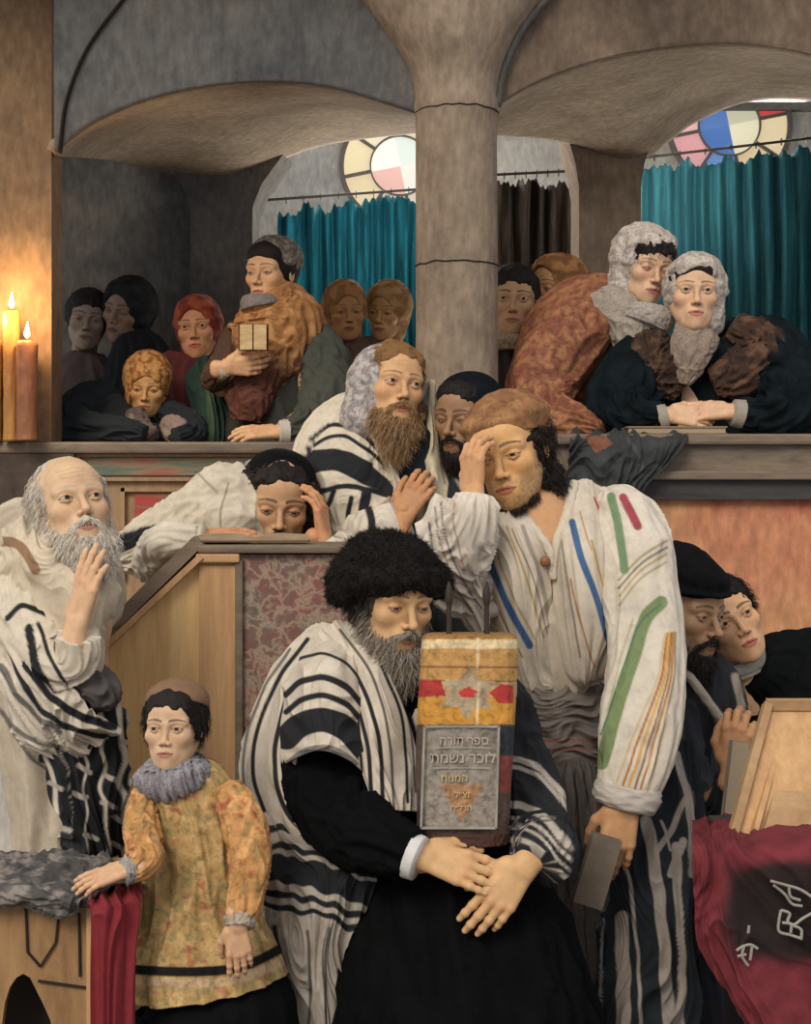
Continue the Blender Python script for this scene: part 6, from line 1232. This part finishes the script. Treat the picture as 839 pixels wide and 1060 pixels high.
cap_shell(H, 'lace_scarf', wd, M['lace'], '#a59a94', c=(.008, .026, .018), r=(.096, .104, .106), cuts=[((-.004, -.125, -.044), (.068, .125, .115))], adds=[((0, -.040, .066), (.070, .050, .046), .02), ((.03, .02, -.085), (.066, .06, .055), .04)], disp=.006, dsc=32, colf=mottle('#bfb4a8', '#a0958a', 45, .05), vox=.0032)
def navy(A, V, G, ca, sa): return lin('#10181c')*(1+.6*fbm(G*16, 3))[..., None]
robe(wd, 'coat', [(722, 345, 4.95, 28, .8), (728, 358, 4.96, 66, .5), (742, 385, 4.95, 96, .38), (754, 420, 4.95, 98, .36), (764, 470, 4.95, 80, .36)], navy, .014, 'velvet', 150, 120)
loft('sleeve', [(682, 362, 4.94, 32, .9), (656, 395, 4.88, 38, .9), (640, 420, 4.76, 30, .9), (662, 434, 4.66, 18, .95), (684, 433, 4.625, 14, 1)], M['velvet'], wd, navy, 90, 110, [(.014, 5, 5, .7)])
loft('sleeve', [(782, 362, 4.92, 32, .9), (812, 395, 4.86, 38, .9), (812, 422, 4.74, 28, .9), (788, 432, 4.66, 18, .95), (766, 429, 4.632, 15, 1)], M['velvet'], wd, navy, 90, 110, [(.014, 5, 5, .7)])
fur_c = lambda A, V, G, ca, sa: lin('#3a2a22')+(lin('#5f4534')-lin('#3a2a22'))*sst(-.1, .5, fbm(G*24, 2))[..., None]
loft('fur_collar', [(672, 345, 4.86, 14, .7), (676, 368, 4.84, 24, .7), (690, 392, 4.84, 22, .7), (706, 404, 4.84, 12, .7)], M['fur'], wd, fur_c, 70, 70, [(.014, 7, 7, .7), (.005, 18, 16, .6)])
loft('fur_collar', [(756, 338, 4.86, 16, .7), (790, 362, 4.86, 24, .7), (770, 384, 4.84, 26, .7), (736, 398, 4.84, 14, .7)], M['fur'], wd, fur_c, 70, 80, [(.014, 7, 7, .7), (.005, 18, 16, .6)])
loft('lace_front', [(722, 343, 4.82, 24, .6), (716, 360, 4.80, 22, .6), (712, 382, 4.80, 15, .6), (708, 398, 4.80, 5, .6)], M['lace'], wd, lin('#8c7c6e'), 80, 60, [(.006, 8, 6, .5)])
loft('cuff', [(768, 429, 4.634, 15.5, 1), (758, 427, 4.63, 14, 1)], M['cloth'], wd, lin('#958c80'), 40, 10); loft('cuff', [(682, 433, 4.626, 14.5, 1), (691, 431, 4.622, 13, 1)], M['cloth'], wd, lin('#958c80'), 40, 10)
bk = tag(empty('book', P(698, 447, 4.56)), 'flat closed book lying on the right ledge under the folded hands', 'book')
z0 = LZ+.001
for nm, dz0, dz1, ins, mt in (('cover', 0, .004, 0, solid('tan_cover', '#7d6a54', .8)), ('pages', .004, .018, .004, solid('dull_pages', '#a08c70', .9)), ('cover', .018, .022, 0, solid('tan_cover_top', '#84705a', .8))):
    g = Bag(); g.box(np.array([X(646, 4.56)+ins, 4.50+ins, z0+dz0]), np.array([X(748, 4.56)-ins, 4.62, z0+dz1])); g.build(nm, mt, bk)
o = patch('shawl', [[(592, 446, 4.74), (630, 447, 4.72), (668, 447, 4.72), (700, 449, 4.7)], [(590, 452, 4.435), (625, 451, 4.425), (665, 452, 4.425), (712, 453, 4.43)], [(588, 478, 4.425), (618, 480, 4.40), (655, 482, 4.40), (690, 480, 4.42)], [(586, 505, 4.425), (614, 508, 4.395), (645, 508, 4.40), (668, 505, 4.42)], [(590, 525, 4.43), (614, 528, 4.41), (640, 524, 4.41), (655, 518, 4.43)]],
   M['cloth'], None, Paint('#3a3c3c', .25, 18).poly([(604, 452), (626, 450), (634, 460), (616, 469)], '#7d5240').s_([(650, 455), (665, 480), (655, 510)], 2, '#4c4a48', 3), 110, 110, [(.014, 6, 2, .6), (.004, 14, 6, .5)], .006)
tag(o, 'dark grey shawl hanging over the front of the right gallery ledge', 'shawl')
# pieces that belong to a part hang under that part
_host = {'cuff': ('sleeve', 'shawl_sleeve', 'coat_sleeve'), 'button': ('robe_panel',), 'fringe': ('mantle',), 'wick': ('wax_body',), 'curtain_ring': ('curtain_rod',), 'fur_front': ('fur_collar',), 'neck_ruffle': ('coat',), 'lace_front': ('coat',), 'lace_collar': ('jacket',), 'ruffled_collar': ('coat',), 'under_sleeve': ('sleeve',), 'sleeve_drape': ('sleeve',)}
_all = list(COL.objects)
for i, o in enumerate(_all):
    b_ = o.name.split('.')[0]
    if b_ in _host and o.parent:
        c_ = [q for q in _all if q.parent == o.parent and q.name.split('.')[0] in _host[b_]]
        if c_:
            near = min(c_, key=lambda q: abs(_all.index(q)-i)); o.parent = near
for o in _all:
    if '_org' in o: del o['_org']
# ================================================================== CAMERA AND LIGHT
cam = bpy.data.cameras.new('camera'); cam.sensor_fit = 'VERTICAL'; cam.sensor_height = 24; cam.lens = F/1060*24; cam.clip_start = .05
co = bpy.data.objects.new('camera', cam); COL.objects.link(co); co.location = (0, 0, CZ); co.rotation_euler = (math.pi/2, 0, 0); scene.camera = co
w = bpy.data.worlds.new('world'); scene.world = w; w.use_nodes = True; bg = w.node_tree.nodes['Background']; bg.inputs[0].default_value = (.80, .80, .82, 1); bg.inputs[1].default_value = 1.0
def sun(name, rot, e, col, ang):
    s = bpy.data.lights.new(name, 'SUN'); s.energy = e; s.color = col; s.angle = math.radians(ang); o = bpy.data.objects.new(name, s); COL.objects.link(o); o.rotation_euler = [math.radians(a) for a in rot]
def area(name, loc, rot, e, size, col):
    s = bpy.data.lights.new(name, 'AREA'); s.energy = e; s.color = col; s.size = size; o = bpy.data.objects.new(name, s); COL.objects.link(o); o.location = loc; o.rotation_euler = [math.radians(a) for a in rot]
area('window_light', P(414, 150, 7.4), (-102, 0, 0), 26, .7, (1, .96, .9)); area('window_light', P(754, 120, 7.4), (-102, 0, 0), 24, .7, (1, .96, .9))
area('gallery_fill', (-.55, 6.0, 3.2), (0, 0, 0), 14, .8, (1, .9, .78)); area('gallery_fill', (1.0, 5.9, 3.1), (0, 0, 0), 8, .8, (1, .9, .78))  # added fill under the ceiling to lift the dark gallery, no opening there
area('lunette_fill', (-.15, 6.75, 2.75), (90, 0, 0), 4, .6, (.92, .95, 1)); area('lunette_fill', (1.05, 6.75, 2.9), (90, 0, 0), 3, .6, (1, .95, .9))  # added fill turned onto the back wall to brighten the lunettes
area('soffit_fill', (-.45, 7.1, 1.1), (-150, 0, 0), 30, 1.2, (1, .92, .8)); area('soffit_fill', (1.05, 7.1, 1.1), (-150, 0, 0), 28, 1.2, (1, .92, .8))  # added uplights for the dark vault soffits
sun('daylight', (55, 0, -24), 2.1, (1, .92, .80), 25)
scene.view_settings.view_transform = 'Standard'; scene.view_settings.look = 'None'; scene.view_settings.gamma = 1; scene.view_settings.exposure = 0
try: scene.view_settings.use_curve_mapping = False
except Exception: pass
